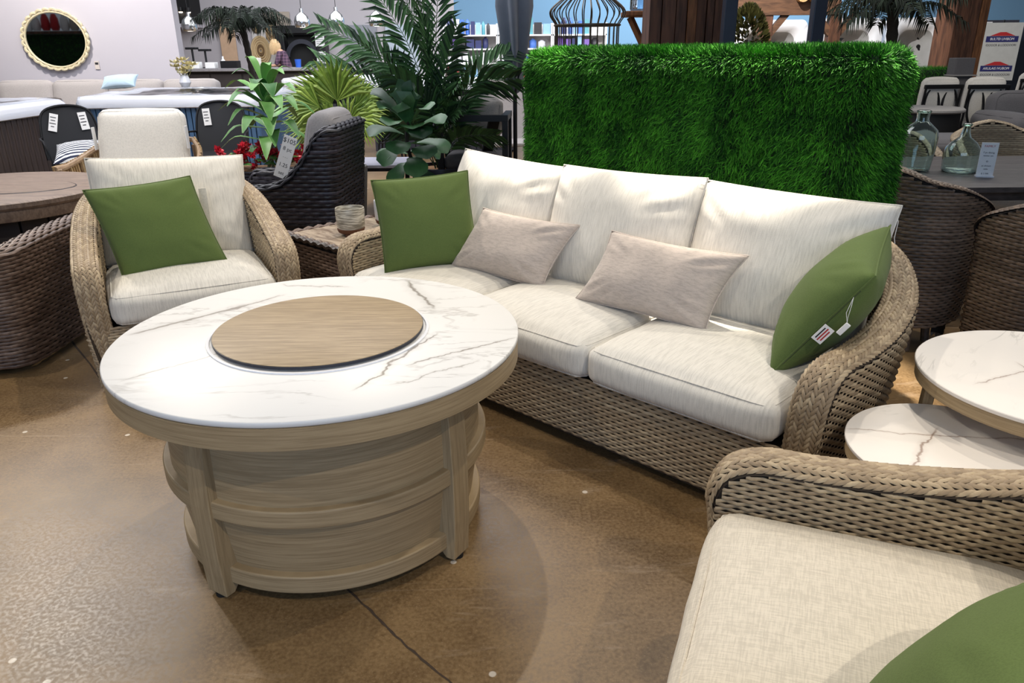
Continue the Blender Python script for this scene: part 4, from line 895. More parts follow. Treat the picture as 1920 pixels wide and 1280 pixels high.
for k in range(9):
    a = k*2.4; q = (.13*math.cos(a)*(.4+k*.08), .10*math.sin(a)*(.4+k*.08), 1.21+.018*k-.05*(k % 3)); rosette('rose', q, .115, M['cream_petal'], fl)
    MB().tube([(0, 0, 1.05), (q[0]*.6, q[1]*.6, 1.14), (q[0], q[1], q[2])], .005, 4).build('stem', M['stem'], fl)

# ---------------------------------------------------------------- foreground-middle plants
random.seed(11)
pl = thing('wicker_planter', 'low dark wicker trough planter behind the black wicker armchair', 'planter', (-1.90, 6.05, 0))
MB().box((0, 0, .29), (.70, .34, .56)).build('core', M['black_core'], pl, smooth=False); MB().box((0, 0, .575), (.66, .30, .02)).build('soil', M['soil'], pl, smooth=False)
rows = np.arange(.02, .59, .024)
for k, (L1, off) in enumerate(((.72, .178), (.36, .358), (.72, .178), (.36, .358))):
    xs = np.arange(-L1/2, L1/2+.001, .024); R_ = np.array(Matrix.Rotation(k*PI/2, 3, 'Z')); weave('side_weave', np.stack(np.broadcast_arrays(xs[None], np.full((len(rows), 1), -off), rows[:, None]), -1) @ R_.T, R_ @ np.array([0, -1., 0]), .024, .005, M['black_wicker'], pl)
rf = thing('red_begonia', 'row of red flowers in the trough behind the black wicker armchair', 'flowers', (-1.90, 6.05, .585))
f0 = None
for k in range(72):
    q = (random.uniform(-.33, .33), random.uniform(-.19, .15), random.uniform(.03, .17))
    if f0 is None: f0 = rosette('flower', (0, 0, 0), .042, M['petal'], rf, 11); f = f0
    else: f = f0.copy(); COL.objects.link(f); f.parent = rf
    f.location = q; f.rotation_euler = (random.uniform(.2, 1.2), random.uniform(-.6, .6), random.uniform(0, 6)); s_ = random.uniform(.9, 1.4); f.scale = (s_, s_, s_)
lv = None
for k in range(26):
    if lv is None:
        mb = MB(); rim_ = []; strap(mb, [(0, 0, 0), (.05, 0, .02), (.10, 0, -.005)], .03, 6, rim=rim_); lv = set_rim(mb.build('leaf', M['drac'], rf), rim_); g = lv
    else: g = lv.copy(); COL.objects.link(g); g.parent = rf
    g.location = (random.uniform(-.32, .32), random.uniform(-.17, .12), random.uniform(0, .09)); g.rotation_euler = (random.uniform(-.4, .4), random.uniform(-.6, .1), random.uniform(-PI, 0.3))
dr = thing('dracaena', 'broad-leaved dracaena with pale leaf edges rising above the red flowers', 'plant', (-1.86, 6.08, .585))
for k in range(5): MB().tube([(random.uniform(-.05, .05), random.uniform(-.03, .03), 0), (random.uniform(-.04, .04), 0, .18), (random.uniform(-.03, .03), random.uniform(-.03, .03), .34)], [.014, .012, .010], 6).build('stem', M['stem'], dr)
def drac_leaf(z, az, L_, el, drp, w):
    a = math.radians(az); d = np.array((math.cos(a), math.sin(a), 0)); b = np.array((0.02*math.cos(a), .02*math.sin(a), z)); up = np.array((0, 0, 1.))
    e = math.radians(el); P = [b, b+d*L_*.35*math.cos(e)+up*L_*.4*math.sin(e), b+d*L_*.7*math.cos(e)+up*L_*.62*math.sin(e), b+d*L_*(1.0*math.cos(e)+.05)+up*(L_*.62*math.sin(e)-drp*L_)]
    mb = MB(); rim_ = []; strap(mb, P, w*1.35, 10, lambda s: np.sin(PI*np.clip(s*.9+.08, 0, 1))**.9, .16, rim=rim_); set_rim(mb.build('leaf', M['drac'], dr), rim_)
for i, (z, az, L_, el, drp, w) in enumerate([(.56, 200, .34, 55, .1, .035), (.55, 20, .36, 60, .05, .035), (.58, 95, .3, 75, 0, .03), (.52, 165, .36, 35, .15, .04), (.50, 340, .34, 38, .18, .04), (.48, 265, .30, 55, .15, .045), (.46, 230, .36, 30, .25, .042),
    (.44, 310, .34, 30, .25, .042), (.42, 190, .36, 22, .2, .042), (.40, 0, .36, 22, .25, .042), (.40, 280, .28, 35, .45, .05), (.36, 250, .30, 12, .35, .05), (.33, 320, .30, 8, .35, .045), (.30, 200, .34, 5, .3, .042), (.27, 350, .28, -2, .3, .04), (.24, 270, .28, 0, .5, .045),
    (.60, 300, .30, 70, .05, .032), (.20, 185, .36, 10, .25, .03), (.36, 60, .3, 25, .3, .04), (.30, 130, .3, 20, .3, .04), (.14, 240, .22, 15, .3, .035), (.62, 150, .34, 68, .02, .03), (.50, 300, .30, 45, .3, .05), (.46, 210, .32, 40, .3, .05), (.43, 335, .32, 32, .3, .05), (.38, 225, .3, 20, .35, .05), (.34, 295, .28, 15, .4, .05), (.52, 250, .26, 60, .2, .05), (.28, 300, .26, 5, .4, .045), (.56, 330, .32, 58, .1, .04)]): drac_leaf(z, az+random.uniform(-10, 10), L_, el, drp, w)
def potted(name, label, cat, x, y, ph, pr, potmat):
    o = thing(name, label, cat, (x, y, 0)); b = MB(); pot(b, pr*.75, pr, ph); b.build('pot', potmat, o); MB().lathe([(0, ph-.03), (pr-.02, ph-.03)], 20).build('soil', M['soil'], o); return o
M['pot_dark'] = plain('dark_navy_pot', (24, 28, 40), .3); M['pot_grey'] = plain('grey_stone_pot', (96, 94, 92), .8)
fp = potted('fan_palm', 'bright green fan palm behind the grey cushion of the black wicker armchair', 'plant', -1.44, 6.72, .50, .19, M['pot_grey'])
for i, (hx, hz, dx_, dz_, R_) in enumerate(((-.06, 1.02, -.45, .9, .42), (.0, 1.05, .05, 1, .42), (-.14, 1.0, -.95, .35, .34), (.14, 1.0, .8, .55, .32), (-.16, .86, -1, -.05, .32), (.16, .90, .95, .15, .28), (-.06, .86, -.7, .5, .32), (.08, .88, .5, .7, .28))):
    fan_leaf('fan_leaf', (random.uniform(-.02, .02), random.uniform(-.02, .02), .48), (hx, -.04-.05*(i % 3), hz), (dx_, -.25, dz_), fp, M['fan'], R_, 20, 130 if i % 2 else 110, (random.uniform(-.2, .2), -1, .4))
kp = potted('kentia_palm', 'tall dark green feathery palm between the armchair and the grass partition', 'plant', -.66, 7.25, .42, .26, M['pot_dark'])
for i, (mx, mz, tx, tz, ty, L_) in enumerate(((-.35, 1.45, -1.0, 1.66, -.1, .30), (-.45, 1.25, -.98, 1.36, -.3, .34), (-.3, 1.30, -.72, 1.48, .2, .30), (-.2, 1.55, -.55, 1.98, .1, .32), (-.06, 1.6, -.16, 2.2, -.1, .34), (.0, 1.6, .06, 2.15, .1, .30), (.08, 1.35, .22, 1.62, -.35, .26), (.25, 1.25, .72, 1.20, -.1, .34), (.28, 1.30, .66, 1.42, .25, .32),
    (-.22, 1.0, -.62, 1.05, -.3, .28), (.18, .85, .55, .72, -.25, .22), (-.05, 1.1, -.35, 1.25, -.45, .28), (.1, 1.15, .28, 1.25, -.4, .28), (-.12, 1.7, -.42, 2.1, .2, .3), (-.15, .9, -.5, .86, -.2, .24), (.05, .95, .25, 1.0, -.3, .25))):
    frond('frond', (random.uniform(-.05, .05), random.uniform(-.05, .05), .40), (mx, ty*.4, mz-.18), (tx, ty, tz), kp, M['kentia'], 30, L_*1.1, .017, .22, .28, .08, .5, roll=random.choice((-1, 1))*random.uniform(.7, 1.2))
fd = potted('fiddle_leaf_fig', 'fiddle-leaf fig with broad rounded leaves behind the left end of the sofa', 'plant', -.74, 5.75, .42, .17, M['pot_dark'])
MB().tube(spline([(0, 0, .4), (.02, 0, .6), (-.02, -.02, .8), (.0, 0, 1.0)], 14), [.014]*14, 6).build('stem', M['trunk'], fd)
for i, (px, pz, dx_, dy_, dz_, L_, w) in enumerate(((0, .92, -.1, -.5, .75, .24, .085), (.02, .76, .35, -.6, -.05, .24, .09), (-.04, .86, -.75, -.4, .1, .25, .08), (-.05, 1.0, -.75, .0, .6, .26, .075), (.0, .98, -.35, .2, .9, .24, .07), (.0, .98, .2, -.2, .85, .22, .075), (.04, .88, .7, -.3, .3, .24, .085), (-.04, .78, -.5, -.6, -.35, .22, .08), (.02, .70, .15, -.7, -.35, .2, .085), (.05, .80, .85, -.2, -.15, .22, .08), (-.02, .90, -.35, -.7, .25, .22, .085), (-.02, .66, -.4, -.55, -.5, .2, .07), (.03, .62, .5, -.5, -.5, .2, .075), (0, 1.0, -.1, .5, .8, .22, .07), (.02, .84, .1, -.7, .4, .2, .085), (-.03, .94, -.6, -.3, .5, .22, .08), (.03, .94, .5, -.4, .5, .2, .08), (-.02, .72, -.7, -.3, -.05, .2, .08), (.02, .88, .3, -.6, .0, .2, .085), (-.02, .80, -.2, -.8, -.1, .2, .09), (.0, .74, .65, .1, -.1, .2, .075))):
    d = np.array((dx_, dy_, dz_)); d /= np.linalg.norm(d); b = np.array((px, 0, pz)); L_ *= 1.08; w *= 1.12; tip = b+d*L_+np.array((0, 0, -.03))
    mb = MB(); strap(mb, [b, b+d*L_*.35+np.array((0, 0, .02)), b+d*L_*.75+np.array((0, 0, .015)), tip], w, 10, lambda s: np.interp(s, (0, .12, .3, .45, .7, .9, 1), (.1, .25, .6, .62, 1, .8, .15)), .22, up=(0, -.3, 1) if abs(d[2]) < .8 else (0, -1, .2)); mb.build('leaf', M['fiddle'], fd)

# ---------------------------------------------------------------- pieces behind the plants
ct_ = thing('low_table', 'low black table with pale top between the black wicker armchair and the fig', 'table', (-1.28, 7.35, 0))
MB().box((0, 0, .44), (.60, .55, .03)).build('top', plain('pale_lilac_top', (176, 176, 190), .4), ct_, smooth=False, bevel=.006); MB().box((0, 0, .41), (.58, .53, .03)).build('apron', M['black'], ct_, smooth=False)
for sx in (-1, 1):
    for sy in (-1, 1): MB().box((sx*.26, sy*.24, .2), (.04, .04, .40)).build('leg', M['black'], ct_, smooth=False)
bc = thing('frame_armchair', 'black square-framed armchair with rolled grey cushion left of the grass partition', 'armchair', (-.33, 7.35, 0), -4)
for sx, n_ in ((-1, 0), (1, 0)):
    MB().box((sx*.30, .10, .83) if n_ else (sx*.30, .25, .42), (.055, .06, .84)).build('leg', M['black'], bc, smooth=False); MB().box((sx*.30, -.20, .42), (.055, .06, .84)).build('leg', M['black'], bc, smooth=False)
    MB().box((sx*.30, .02, .86), (.06, .56, .05)).build('arm', M['black'], bc, smooth=False)
MB().box((0, -.20, .855), (.66, .07, .055)).build('top_rail', M['black'], bc, smooth=False); MB().box((0, .02, .36), (.60, .46, .05)).build('seat_frame', M['black'], bc, smooth=False)
MB().bar((.20, -.18, .84), (.06, .1, .36), .10, .03).build('brace', M['black'], bc, smooth=False)
cushion('seat_cushion', .56, .46, .13, M['darkgrey_fabric'], bc, .05, .03, 0, cuts=8, M4=Matrix.Translation((0, .02, .45)))
cushion('back_cushion', .54, .36, .16, M['grey_fabric'], bc, .07, .03, .03, cuts=10, wr=.012, M4=Matrix.Translation((-.02, .16, .83)) @ Matrix.Rotation(PI/2-.2, 4, 'X'))
hb = thing('sling_chair', 'high-backed beige sling chair just left of the grass partition', 'chair', (.02, 9.0, 0), 10)
MB().grid([[(x*(1-.25*max(0, z-.5)), .30+.25*(z-.45), z) for x in np.linspace(-.24, .24, 5)] for z in np.linspace(.42, 1.15, 8)]).build('back', M['lightgrey_fabric'], hb); MB().box((0, .05, .42), (.5, .5, .04)).build('seat', M['lightgrey_fabric'], hb, smooth=False, bevel=.01)
for sx in (-1, 1): MB().tube([(sx*.26, -.2, 0), (sx*.26, -.18, .42), (sx*.25, .30, .44), (sx*.20, .48, 1.16)], .013, 6).build('side_frame', M['black'], hb); MB().tube([(sx*.26, .28, .43), (sx*.26, .34, 0)], .013, 6).build('leg', M['black'], hb)
for x, y, lb in ((-2.55, 12.2, 'black metal bar chair behind the dracaena, in front of the small tub'), (-.55, 10.6, 'dark round-backed metal chair in front of the charcoal hot tub'), (-1.65, 10.8, 'dark metal chair behind the fan palm')):
    o = thing('bar_chair', lb, 'chair', (x, y, 0), group='dark metal bar chairs')
    MB().lathe([(0, .60), (.21, .60), (.22, .62), (0, .63)], 20).build('seat', M['black'], o)
    for k in range(4): a = k*PI/2+PI/4; MB().tube([(.15*math.cos(a), .15*math.sin(a), .6), (.24*math.cos(a), .24*math.sin(a), 0)], .013, 5).build('leg', M['black'], o)
    MB().tube([(.20*math.cos(a), .20*math.sin(a), .25) for a in np.linspace(0, 2*PI, 20, endpoint=False)], .01, 5, closed=True).build('foot_ring', M['black'], o)
    MB().grid([[(.22*math.cos(a), .20*math.sin(a), z) for a in np.linspace(.2, PI-.2, 9)] for z in (.66, .92)]).build('back', M['black'], o)
# ---------------------------------------------------------------- bar counter, far wall, shop assistant
random.seed(21)
cn = thing('bar_counter', 'long dark bar counter with grey stone top across the back of the showroom', 'counter', (-6.3, 19.2, 0))
M['stone'] = plain('grey_granite', (138, 134, 136), .4, var=.25, sc=30)
MB().box((0, 0, 1.02), (6.3, .8, .07)).build('worktop', M['stone'], cn, smooth=False, bevel=.01); MB().box((0, .05, .49), (6.1, .6, .98)).build('front', plain('dark_espresso', (40, 34, 34), .6), cn, smooth=False)
for k in range(8): MB().box((-2.66+.76*k, -.262, .5), (.72, .03, .86)).build('panel', plain('espresso_panel', (50, 43, 42), .6), cn, smooth=False, bevel=.008) if k == 0 else None
pn = [c for c in cn.children if c.name.startswith('panel')][0]
for k in range(1, 8): c = pn.copy(); COL.objects.link(c); c.parent = cn; c.location = (.76*k, 0, 0)
for x, h, lb in ((-7.5, .44, 'black T-shaped stand on the counter nearer the left wall'), (-7.2, .40, 'black T-shaped stand on the counter farther from the left wall')):
    o = thing('display_stand', lb, 'stand', (x, 19.2, 1.055)); MB().box((0, 0, .01), (.2, .2, .02)).build('base', M['black'], o, smooth=False); MB().tube([(0, 0, .02), (0, 0, h)], .025, 8).build('post', M['black'], o); MB().box((0, 0, h), (.25, .2, .05)).build('head', M['black'], o, smooth=False, bevel=.01)
for x, w_, h, m_, lb in ((-7.36, .20, .14, 'white', 'white carton on the counter between the T-shaped stands'), (-7.0, .22, .13, 'white', 'white carton on the counter beside the second T-shaped stand'), (-6.55, .4, .16, 'black', 'black monitor lying low on the counter by the dark palm trunk'), (-5.98, .24, .22, 'white_fabric', 'stack of pale brochures on the counter left of the woman')):
    o = MB().box((0, 0, h/2), (w_, .25, h)).build('counter_box', M[m_], None, smooth=False, bevel=.008); o.location = (x, 18.96, 1.056); tag(o, lb, 'box')
o = MB().lathe([(0, 0), (.045, 0), (.05, .02), (.05, .16), (.02, .20), (.018, .26), (0, .26)], 16).build('soap_bottle', M['white']); o.location = (-6.80, 19.2, 1.056); tag(o, 'white pump bottle on the bar counter', 'bottle')
o = MB().lathe([(0, 0), (.06, 0), (.075, .18), (.07, .18), (.055, .01)], 16).build('blue_cup', plain('cobalt_blue', (40, 90, 190), .4)); o.location = (-5.0, 19.1, 1.056); tag(o, 'cobalt blue cup on the bar counter right of the woman', 'cup')
# far wall pieces
def flat(name, lb, cat, x, z, w, h, mat, d=.06, y=23.96):
    o = MB().box((0, 0, 0), (w, d, h)).build(name, mat, None, smooth=False, bevel=.01); o.location = (x, y-d/2, z); return tag(o, lb, cat) if lb else struct(o)
M['panel_white'] = plain('white_panel', (214, 208, 204), .8); M['panel_beige'] = plain('beige_panel', (176, 162, 148), .8); M['panel_tan'] = plain('tan_panel', (206, 172, 142), .8)  # panel_tan is a plain tan surface colour
flat('wall_panel', 'tall white display panel with woven plaques on the far wall', 'panel', -7.15, 1.35, .75, 1.9, M['panel_white'])
flat('wall_panel', 'tan display panel behind the dark palm trunk', 'panel', -8.25, 1.35, .45, 1.9, M['panel_tan'])
flat('wall_panel', 'beige display panel above the woman at the counter', 'panel', -6.75, 2.1, .75, .75, M['panel_beige'])
for i, (x, z, rx, rz_) in enumerate(((-7.3, 1.43, .27, .38), (-6.93, 1.88, .14, .22), (-7.36, 2.13, .13, .20))):
    o = thing('woven_plaque', ('large oval woven plaque on the white panel', 'middle-sized oval woven plaque on the white panel', 'small oval woven plaque, topmost on the white panel')[i], 'plaque', (x, 23.87, z))
    for k in range(6): MB().tube([(rx*(1-k/6)*math.cos(a), -.01, rz_*(1-k/6)*math.sin(a)) for a in np.linspace(0, 2*PI, 40, endpoint=False)], .03, 5, closed=True).build('woven_ring', M['rope'], o)
cb = thing('fireplace_cabinet', 'black fireplace surround with arched opening on the far wall', 'cabinet', (-6.0, 23.6, 0))
for x in (-.58, .58): MB().box((x, 0, 1.0), (.26, .5, 2.0)).build('side', M['black'], cb, smooth=False, bevel=.02)
MB().box((0, 0, 1.98), (1.5, .55, .22)).build('mantel', M['black'], cb, smooth=False, bevel=.02); MB().box((0, .2, .95), (1.0, .05, 1.8)).build('back_panel', M['plinth'], cb, smooth=False)
MB().ring_seg(.36, .48, -.02, .02, 0, PI, 20).build('arch', M['edge_dark'], cb).matrix_local = Matrix.Translation((0, -.1, 1.25)) @ Matrix.Rotation(PI/2, 4, 'X')
for k in range(2): 
    o = MB().box((0, 0, 0), (.26, .01, .34)).build('notice', M['white'], None, smooth=False); o.location = (-5.42, 23.33, 1.70-.48*k); tag(o, ('upper', 'lower')[k]+' white paper notice on the black fireplace surround', 'notice')
    for i in range(5): MB().box((0, -.006, .12-.055*i), (.2, .002, .012)).build('print', M['ink'], o, smooth=False)
flat('door_1', None, '', -4.35, 1.05, .95, 2.1, plain('grey_door', (140, 142, 150), .6)); flat('door_2', None, '', -3.15, 1.05, .95, 2.1, plain('pale_blue_door', (176, 186, 198), .6))
for i, (x, zb) in enumerate(((-6.23, 1.80), (-4.03, 1.85), (-3.36, 1.87), (-2.58, 1.86))):
    o = thing('pendant_lamp', ('mercury-glass pendant lamp before the dark palm', 'mercury-glass pendant lamp above the woman', 'mercury-glass pendant lamp above the black fireplace surround', 'mercury-glass pendant lamp half hidden by the tall feathery palm')[i], 'lamp', (x, 16, zb), group='mercury-glass pendant lamps')
    MB().lathe([(.13, 0), (.15, .05), (.15, .12), (.12, .20), (.06, .255), (.03, .27)], 24).build('shade', M['chrome'], o); MB().lathe([(0, .02), (.05, .05), (.06, .11), (.03, .18), (0, .19)], 14).build('bulb', emis('bulb_glow', (255, 240, 220), 9), o)
    MB().tube([(0, 0, .27), (0, 0, 2.6)], .006, 5).build('cord', M['black'], o); MB().lathe([(0, .27), (.035, .27), (.03, .34), (0, .35)], 12).build('cap', M['chrome'], o)
for i, (x, z) in enumerate(((-9.75, 2.62), (-9.5, 2.58), (-9.62, 2.46), (-9.2, 2.46), (-8.98, 2.45))):
    o = thing('spot_lamp', 'small glowing spot lamp against the black soffit', 'lamp', (x, 23.15, z), group='spot lamps on the soffit'); MB().lathe([(0, 0), (.06, 0), (.06, .12), (0, .12)], 12).build('can', M['black'], o); MB().lathe([(0, -.03), (.045, -.02), (.055, 0), (0, .005)], 12).build('bulb', emis('spot_glow', (255, 236, 214), 12), o)

# the woman at the counter: one skinned body, clothes and hair as parts
def skin(name, pts, edges, radii, mat, parent, lv=2):
    me = bpy.data.meshes.new(name); me.from_pydata(pts, edges, []); o = link(name, me, mat, parent)
    o.modifiers.new('skin', 'SKIN').use_smooth_shade = True
    for i, r in enumerate(radii):
        me.skin_vertices[0].data[i].radius = (r, r) if not isinstance(r, tuple) else r
    me.skin_vertices[0].data[0].use_root = True
    s_ = o.modifiers.new('sub', 'SUBSURF'); s_.levels = 1; s_.render_levels = lv; return o
pw = thing('person', 'blond woman in a dark plum plaid top and face mask leaning over the counter', 'person', (-5.48, 19.95, .0))
pts = [(0, 0, .95), (-.03, 0, 1.10), (-.09, 0, 1.27), (-.15, 0, 1.39), (-.21, 0, 1.45), (-.27, 0, 1.50), (-.30, 0, 1.58), (-.30, 0, 1.63)]; rad = [(.15, .12), (.13, .11), (.15, .11), (.10, .08), .05, (.075, .085), (.09, .095), .06]; ed = [(i, i+1) for i in range(7)]
for s_ in (-1, 1):
    b = len(pts); pts += [(-.13, s_*.17, 1.36), (-.18, s_*.21, 1.20), (-.24, s_*.20, 1.09), (-.42, s_*.17, 1.085), (-.49, s_*.16, 1.085)]; rad += [.055, .045, .038, .027, .03]; ed += [(3, b)]+[(b+i, b+i+1) for i in range(4)]
    h = b+4
    for k in range(5):
        c = len(pts); a = (k-2)*.28*s_; L1 = (.045, .065, .07, .065, .05)[k]
        pts += [(-.49-L1*.6*math.cos(a), s_*.16+L1*.6*math.sin(a)+(k-2)*.012*s_, 1.075), (-.49-L1*1.2*math.cos(a), s_*.16+L1*1.2*math.sin(a)+(k-2)*.016*s_, 1.065)]; rad += [.010, .008]; ed += [(h, c), (c, c+1)]
    b = len(pts); pts += [(0, s_*.10, .86), (.01, s_*.11, .48), (.03, s_*.11, .08), (-.10, s_*.12, .03)]; rad += [.09, .062, .042, .038]; ed += [(0, b), (b, b+1), (b+1, b+2), (b+2, b+3)]
skin('body', pts, ed, rad, plain('skin', (206, 158, 132), .6), pw)
tp = [(0, 0, .93), (-.03, 0, 1.10), (-.09, 0, 1.27), (-.15, 0, 1.385)]; tr_ = [(.17, .14), (.15, .13), (.17, .13), (.11, .09)]; te = [(0, 1), (1, 2), (2, 3)]
for s_ in (-1, 1): b = len(tp); tp += [(-.13, s_*.17, 1.36), (-.18, s_*.21, 1.20), (-.24, s_*.20, 1.10)]; tr_ += [.07, .06, .052]; te += [(3, b), (b, b+1), (b+1, b+2)]
t = NT('plum_plaid', .9); o_ = t.obj(); x_, y_, z_ = t.sep(o_); k1 = t.ss(t.math('SINE', t.math('MULTIPLY', z_, 90)), .3, .6); k2 = t.ss(t.math('SINE', t.math('MULTIPLY', x_, 90)), .3, .6)
t.col(t.mix(t.math('MULTIPLY', t.math('ADD', k1, k2), .5), lin((62, 44, 62)), lin((112, 82, 100))))
skin('plaid_top', tp, te, tr_, t.m, pw)
lp = [(0, 0, .94)]; lr = [(.165, .135)]; le = []
for s_ in (-1, 1): b = len(lp); lp += [(0, s_*.10, .84), (.01, s_*.11, .48), (.03, s_*.11, .10)]; lr += [.105, .078, .065]; le += [(0, b), (b, b+1), (b+1, b+2)]
skin('trousers', lp, le, lr, M['black'], pw)
hm = MB(); 
def ell(c, r, a0=0.0, k=14, m=9, lim=PI): return [[(c[0]+r[0]*math.sin(p)*math.cos(a), c[1]+r[1]*math.sin(p)*math.sin(a), c[2]+r[2]*math.cos(p)) for a in np.linspace(0, 2*PI, k, endpoint=False)] for p in np.linspace(.01, lim, m)]
hm.grid(ell((-.275, 0, 1.585), (.115, .112, .115), lim=1.9), cv=True)
for k in range(26):
    a = random.uniform(-2.3, 2.3); r0 = (.10*math.cos(a), .10*math.sin(a)); hm.tube(spline([(-.275+r0[0], r0[1], 1.60), (-.28+r0[0]*1.25, r0[1]*1.25, 1.50), (-.28+r0[0]*1.1-.01, r0[1]*1.2, 1.36+random.uniform(-.03, .03))], 6), [.03, .032, .03, .025, .018, .008], 5)
hm.build('hair', plain('blond_hair', (204, 172, 128), .6, var=.25, sc=60), pw)
MB().grid(ell((-.355, 0, 1.53), (.045, .06, .05)), cv=True).build('face_mask', M['plinth'], pw)
MB().add([(-.385, -.012, 1.575), (-.385, .012, 1.575), (-.405, 0, 1.56), (-.38, 0, 1.60)], [(0, 1, 2), (0, 2, 3), (1, 3, 2)]).build('nose', plain('skin_nose', (206, 158, 132), .6), pw)
for s_ in (-1, 1): MB().grid(ell((-.375, s_*.035, 1.595), (.012, .014, .009)), cv=True).build('eye', M['ink'], pw)

# ---------------------------------------------------------------- shop shelves on the blue side
random.seed(33)
cols = [plain('goods_%s' % n, c, .5, var=.15, sc=20) for n, c in (('white', (222, 222, 226)), ('blue', (70, 112, 190)), ('sky', (140, 180, 214)), ('red', (196, 84, 76)), ('purple', (112, 84, 160)), ('navy', (44, 50, 96)), ('tan', (180, 150, 124)), ('black', (44, 42, 46)), ('teal', (86, 150, 160)))]
goods = {}
for u, (x, y) in enumerate(((-.85, 18.0), (.35, 18.05), (1.55, 18.1))):
    sh = thing('shop_shelf', ('white shop shelving seen through the tall feathery palm', 'white shop shelving behind the closed umbrella', 'white shop shelving seen through the birdcage')[u], 'shelves', (x, y, 0))
    MB().box((0, .22, .98), (1.18, .03, 1.9)).build('back_board', M['panel_white'], sh, smooth=False)
    for z in (.10, .45, .80, 1.12, 1.42, 1.70): MB().box((0, 0, z), (1.18, .42, .03)).build('shelf_board', M['white'], sh, smooth=False)
    for sx in (-1, 1): MB().box((sx*.58, .0, .98), (.03, .42, 1.92)).build('upright', M['white'], sh, smooth=False)
    for z in (.816, 1.136, 1.436, 1.716):
        px = -.52
        while px < .39:
            w_ = random.choice((.09, .11, .14, .18)); h = random.uniform(.15, .25) if z < 1.7 else random.uniform(.18, .34); rd = random.random() < .4
            m_ = random.choice(cols if z > 1.4 else cols[:4]+cols[:1]*3); key = (rd, w_, m_.name)
            if key not in goods: goods[key] = (MB().lathe([(0, 0), (w_*.42, 0), (w_*.44, .02), (w_*.44, .8), (w_*.2, .9), (w_*.2, 1), (0, 1)], 12) if rd else MB().box((0, 0, .5), (w_*.92, .2, 1))).build('goods_tub' if rd else 'goods_box', m_, None, smooth=rd).data; o = bpy.context.scene.objects[-1] if False else [q for q in COL.objects if q.data == goods[key]][0]
            else: o = link('goods_tub' if rd else 'goods_box', goods[key], None)
            o.location = (x+px+w_/2, y-.06, z); o.scale = (1, 1, h)
            lv_ = {.816: 'third', 1.136: 'second', 1.436: 'upper', 1.716: 'topmost'}[z]; side_ = 'left' if px < -.17 else ('middle' if px < .2 else 'right')
            tag(o, '%s %s %s on the %s shelf, %s end, of the shelving %s' % ('slim' if w_ < .12 else 'broad', m_.name.split('_')[1].split('.')[0], 'tub' if rd else 'carton', lv_, side_, ('behind the feathery palm', 'behind the closed umbrella', 'behind the birdcage')[u]), 'tub' if rd else 'box', 'tubs on the far shop shelves' if rd else 'cartons on the far shop shelves'); px += w_+.015
# closed umbrella
um = thing('closed_umbrella', 'closed grey umbrella hanging in folds left of the grass partition', 'umbrella', (.05, 7.6, 0))
MB().tube([(0, 0, .06), (0, 0, 2.75)], .02, 10).build('pole', M['black'], um); MB().lathe([(0, 0), (.24, 0), (.25, .03), (.22, .06), (0, .07)], 28).build('base', M['black'], um)
prof = [(1.14, .055), (1.22, .075), (1.32, .085), (1.42, .105), (1.60, .125), (1.80, .145), (2.0, .14), (2.3, .11), (2.6, .05), (2.68, .025)]
MB().grid([[((r*(1+.30*math.cos(6*a+z*2.2)))*math.cos(a), (r*(1+.30*math.cos(6*a+z*2.2)))*math.sin(a), z+(.10*math.cos(a*2+1) if z < 1.3 else 0)) for a in np.linspace(0, 2*PI, 72, endpoint=False)] for z, r in prof], cv=True).build('folded_canopy', plain('slate_grey_canvas', (112, 118, 130), .9), um, ang=80)
# birdcage on its pedestal
bd = thing('birdcage', 'tall bronze wire birdcage with onion dome behind the grass partition', 'birdcage', (.58, 6.1, 0))
MB().lathe([(0, 0), (.22, 0), (.22, .04), (.05, .08), (.045, .95), (.20, 1.0), (.24, 1.02), (0, 1.03)], 28).build('pedestal', M['black'], bd)
brz = plain('aged_bronze_wire', (92, 80, 68), .45, .6)
cp = [(.235, 1.03), (.235, 1.20), (.235, 1.40), (.235, 1.58), (.245, 1.62), (.275, 1.665), (.27, 1.71), (.20, 1.77), (.12, 1.83), (.05, 1.95), (.012, 2.05)]
w0 = None
for k in range(28):
    if w0 is None: P = spline([(r, 0, z) for r, z in cp], 34); w0 = MB().tube(P, .0045, 5).build('wire', brz, bd); o = w0
    else: o = w0.copy(); COL.objects.link(o); o.parent = bd; o.rotation_euler = (0, 0, 2*PI*k/28)
for z, r in ((1.04, .238), (1.30, .238), (1.60, .242)): MB().tube([(r*math.cos(a), r*math.sin(a), z) for a in np.linspace(0, 2*PI, 48, endpoint=False)], .008, 6, closed=True).build('hoop', brz, bd)
MB().lathe([(.0, 2.04), (.02, 2.05), (.025, 2.08), (0, 2.11)], 12).build('finial', brz, bd)
# timber shelf bracket with water jug, board-clad column, posts
sb = thing('timber_stand', 'brown timber post with curved bracket holding a water jug', 'stand', (1.33, 8.1, 0))
MB().box((.10, .1, .86), (.14, .14, 1.72)).build('post', M['cedar_warm'], sb, smooth=False, bevel=.008); MB().box((0, 0, 1.745), (.42, .36, .05)).build('shelf_board', M['cedar_warm'], sb, smooth=False, bevel=.01)
MB().tube(spline([(.06, 0, 1.35), (-.02, 0, 1.5), (-.14, 0, 1.72)], 8), .035, 4).build('bracket', M['cedar_warm'], sb)
jg = thing('water_jug', 'clear blue water jug on the brown timber bracket', 'jug', (1.30, 8.1, 1.7702)); MB().lathe([(0, 0), (.10, 0), (.115, .02), (.115, .10), (.108, .12), (.115, .14), (.115, .26), (.04, .33), (.03, .37), (0, .37)], 28).build('body', glass('pale_blue_plastic', (190, 214, 240), .05), jg); MB().lathe([(0, .37), (.035, .37), (.035, .40), (0, .40)], 16).build('cap', cols[1], jg)
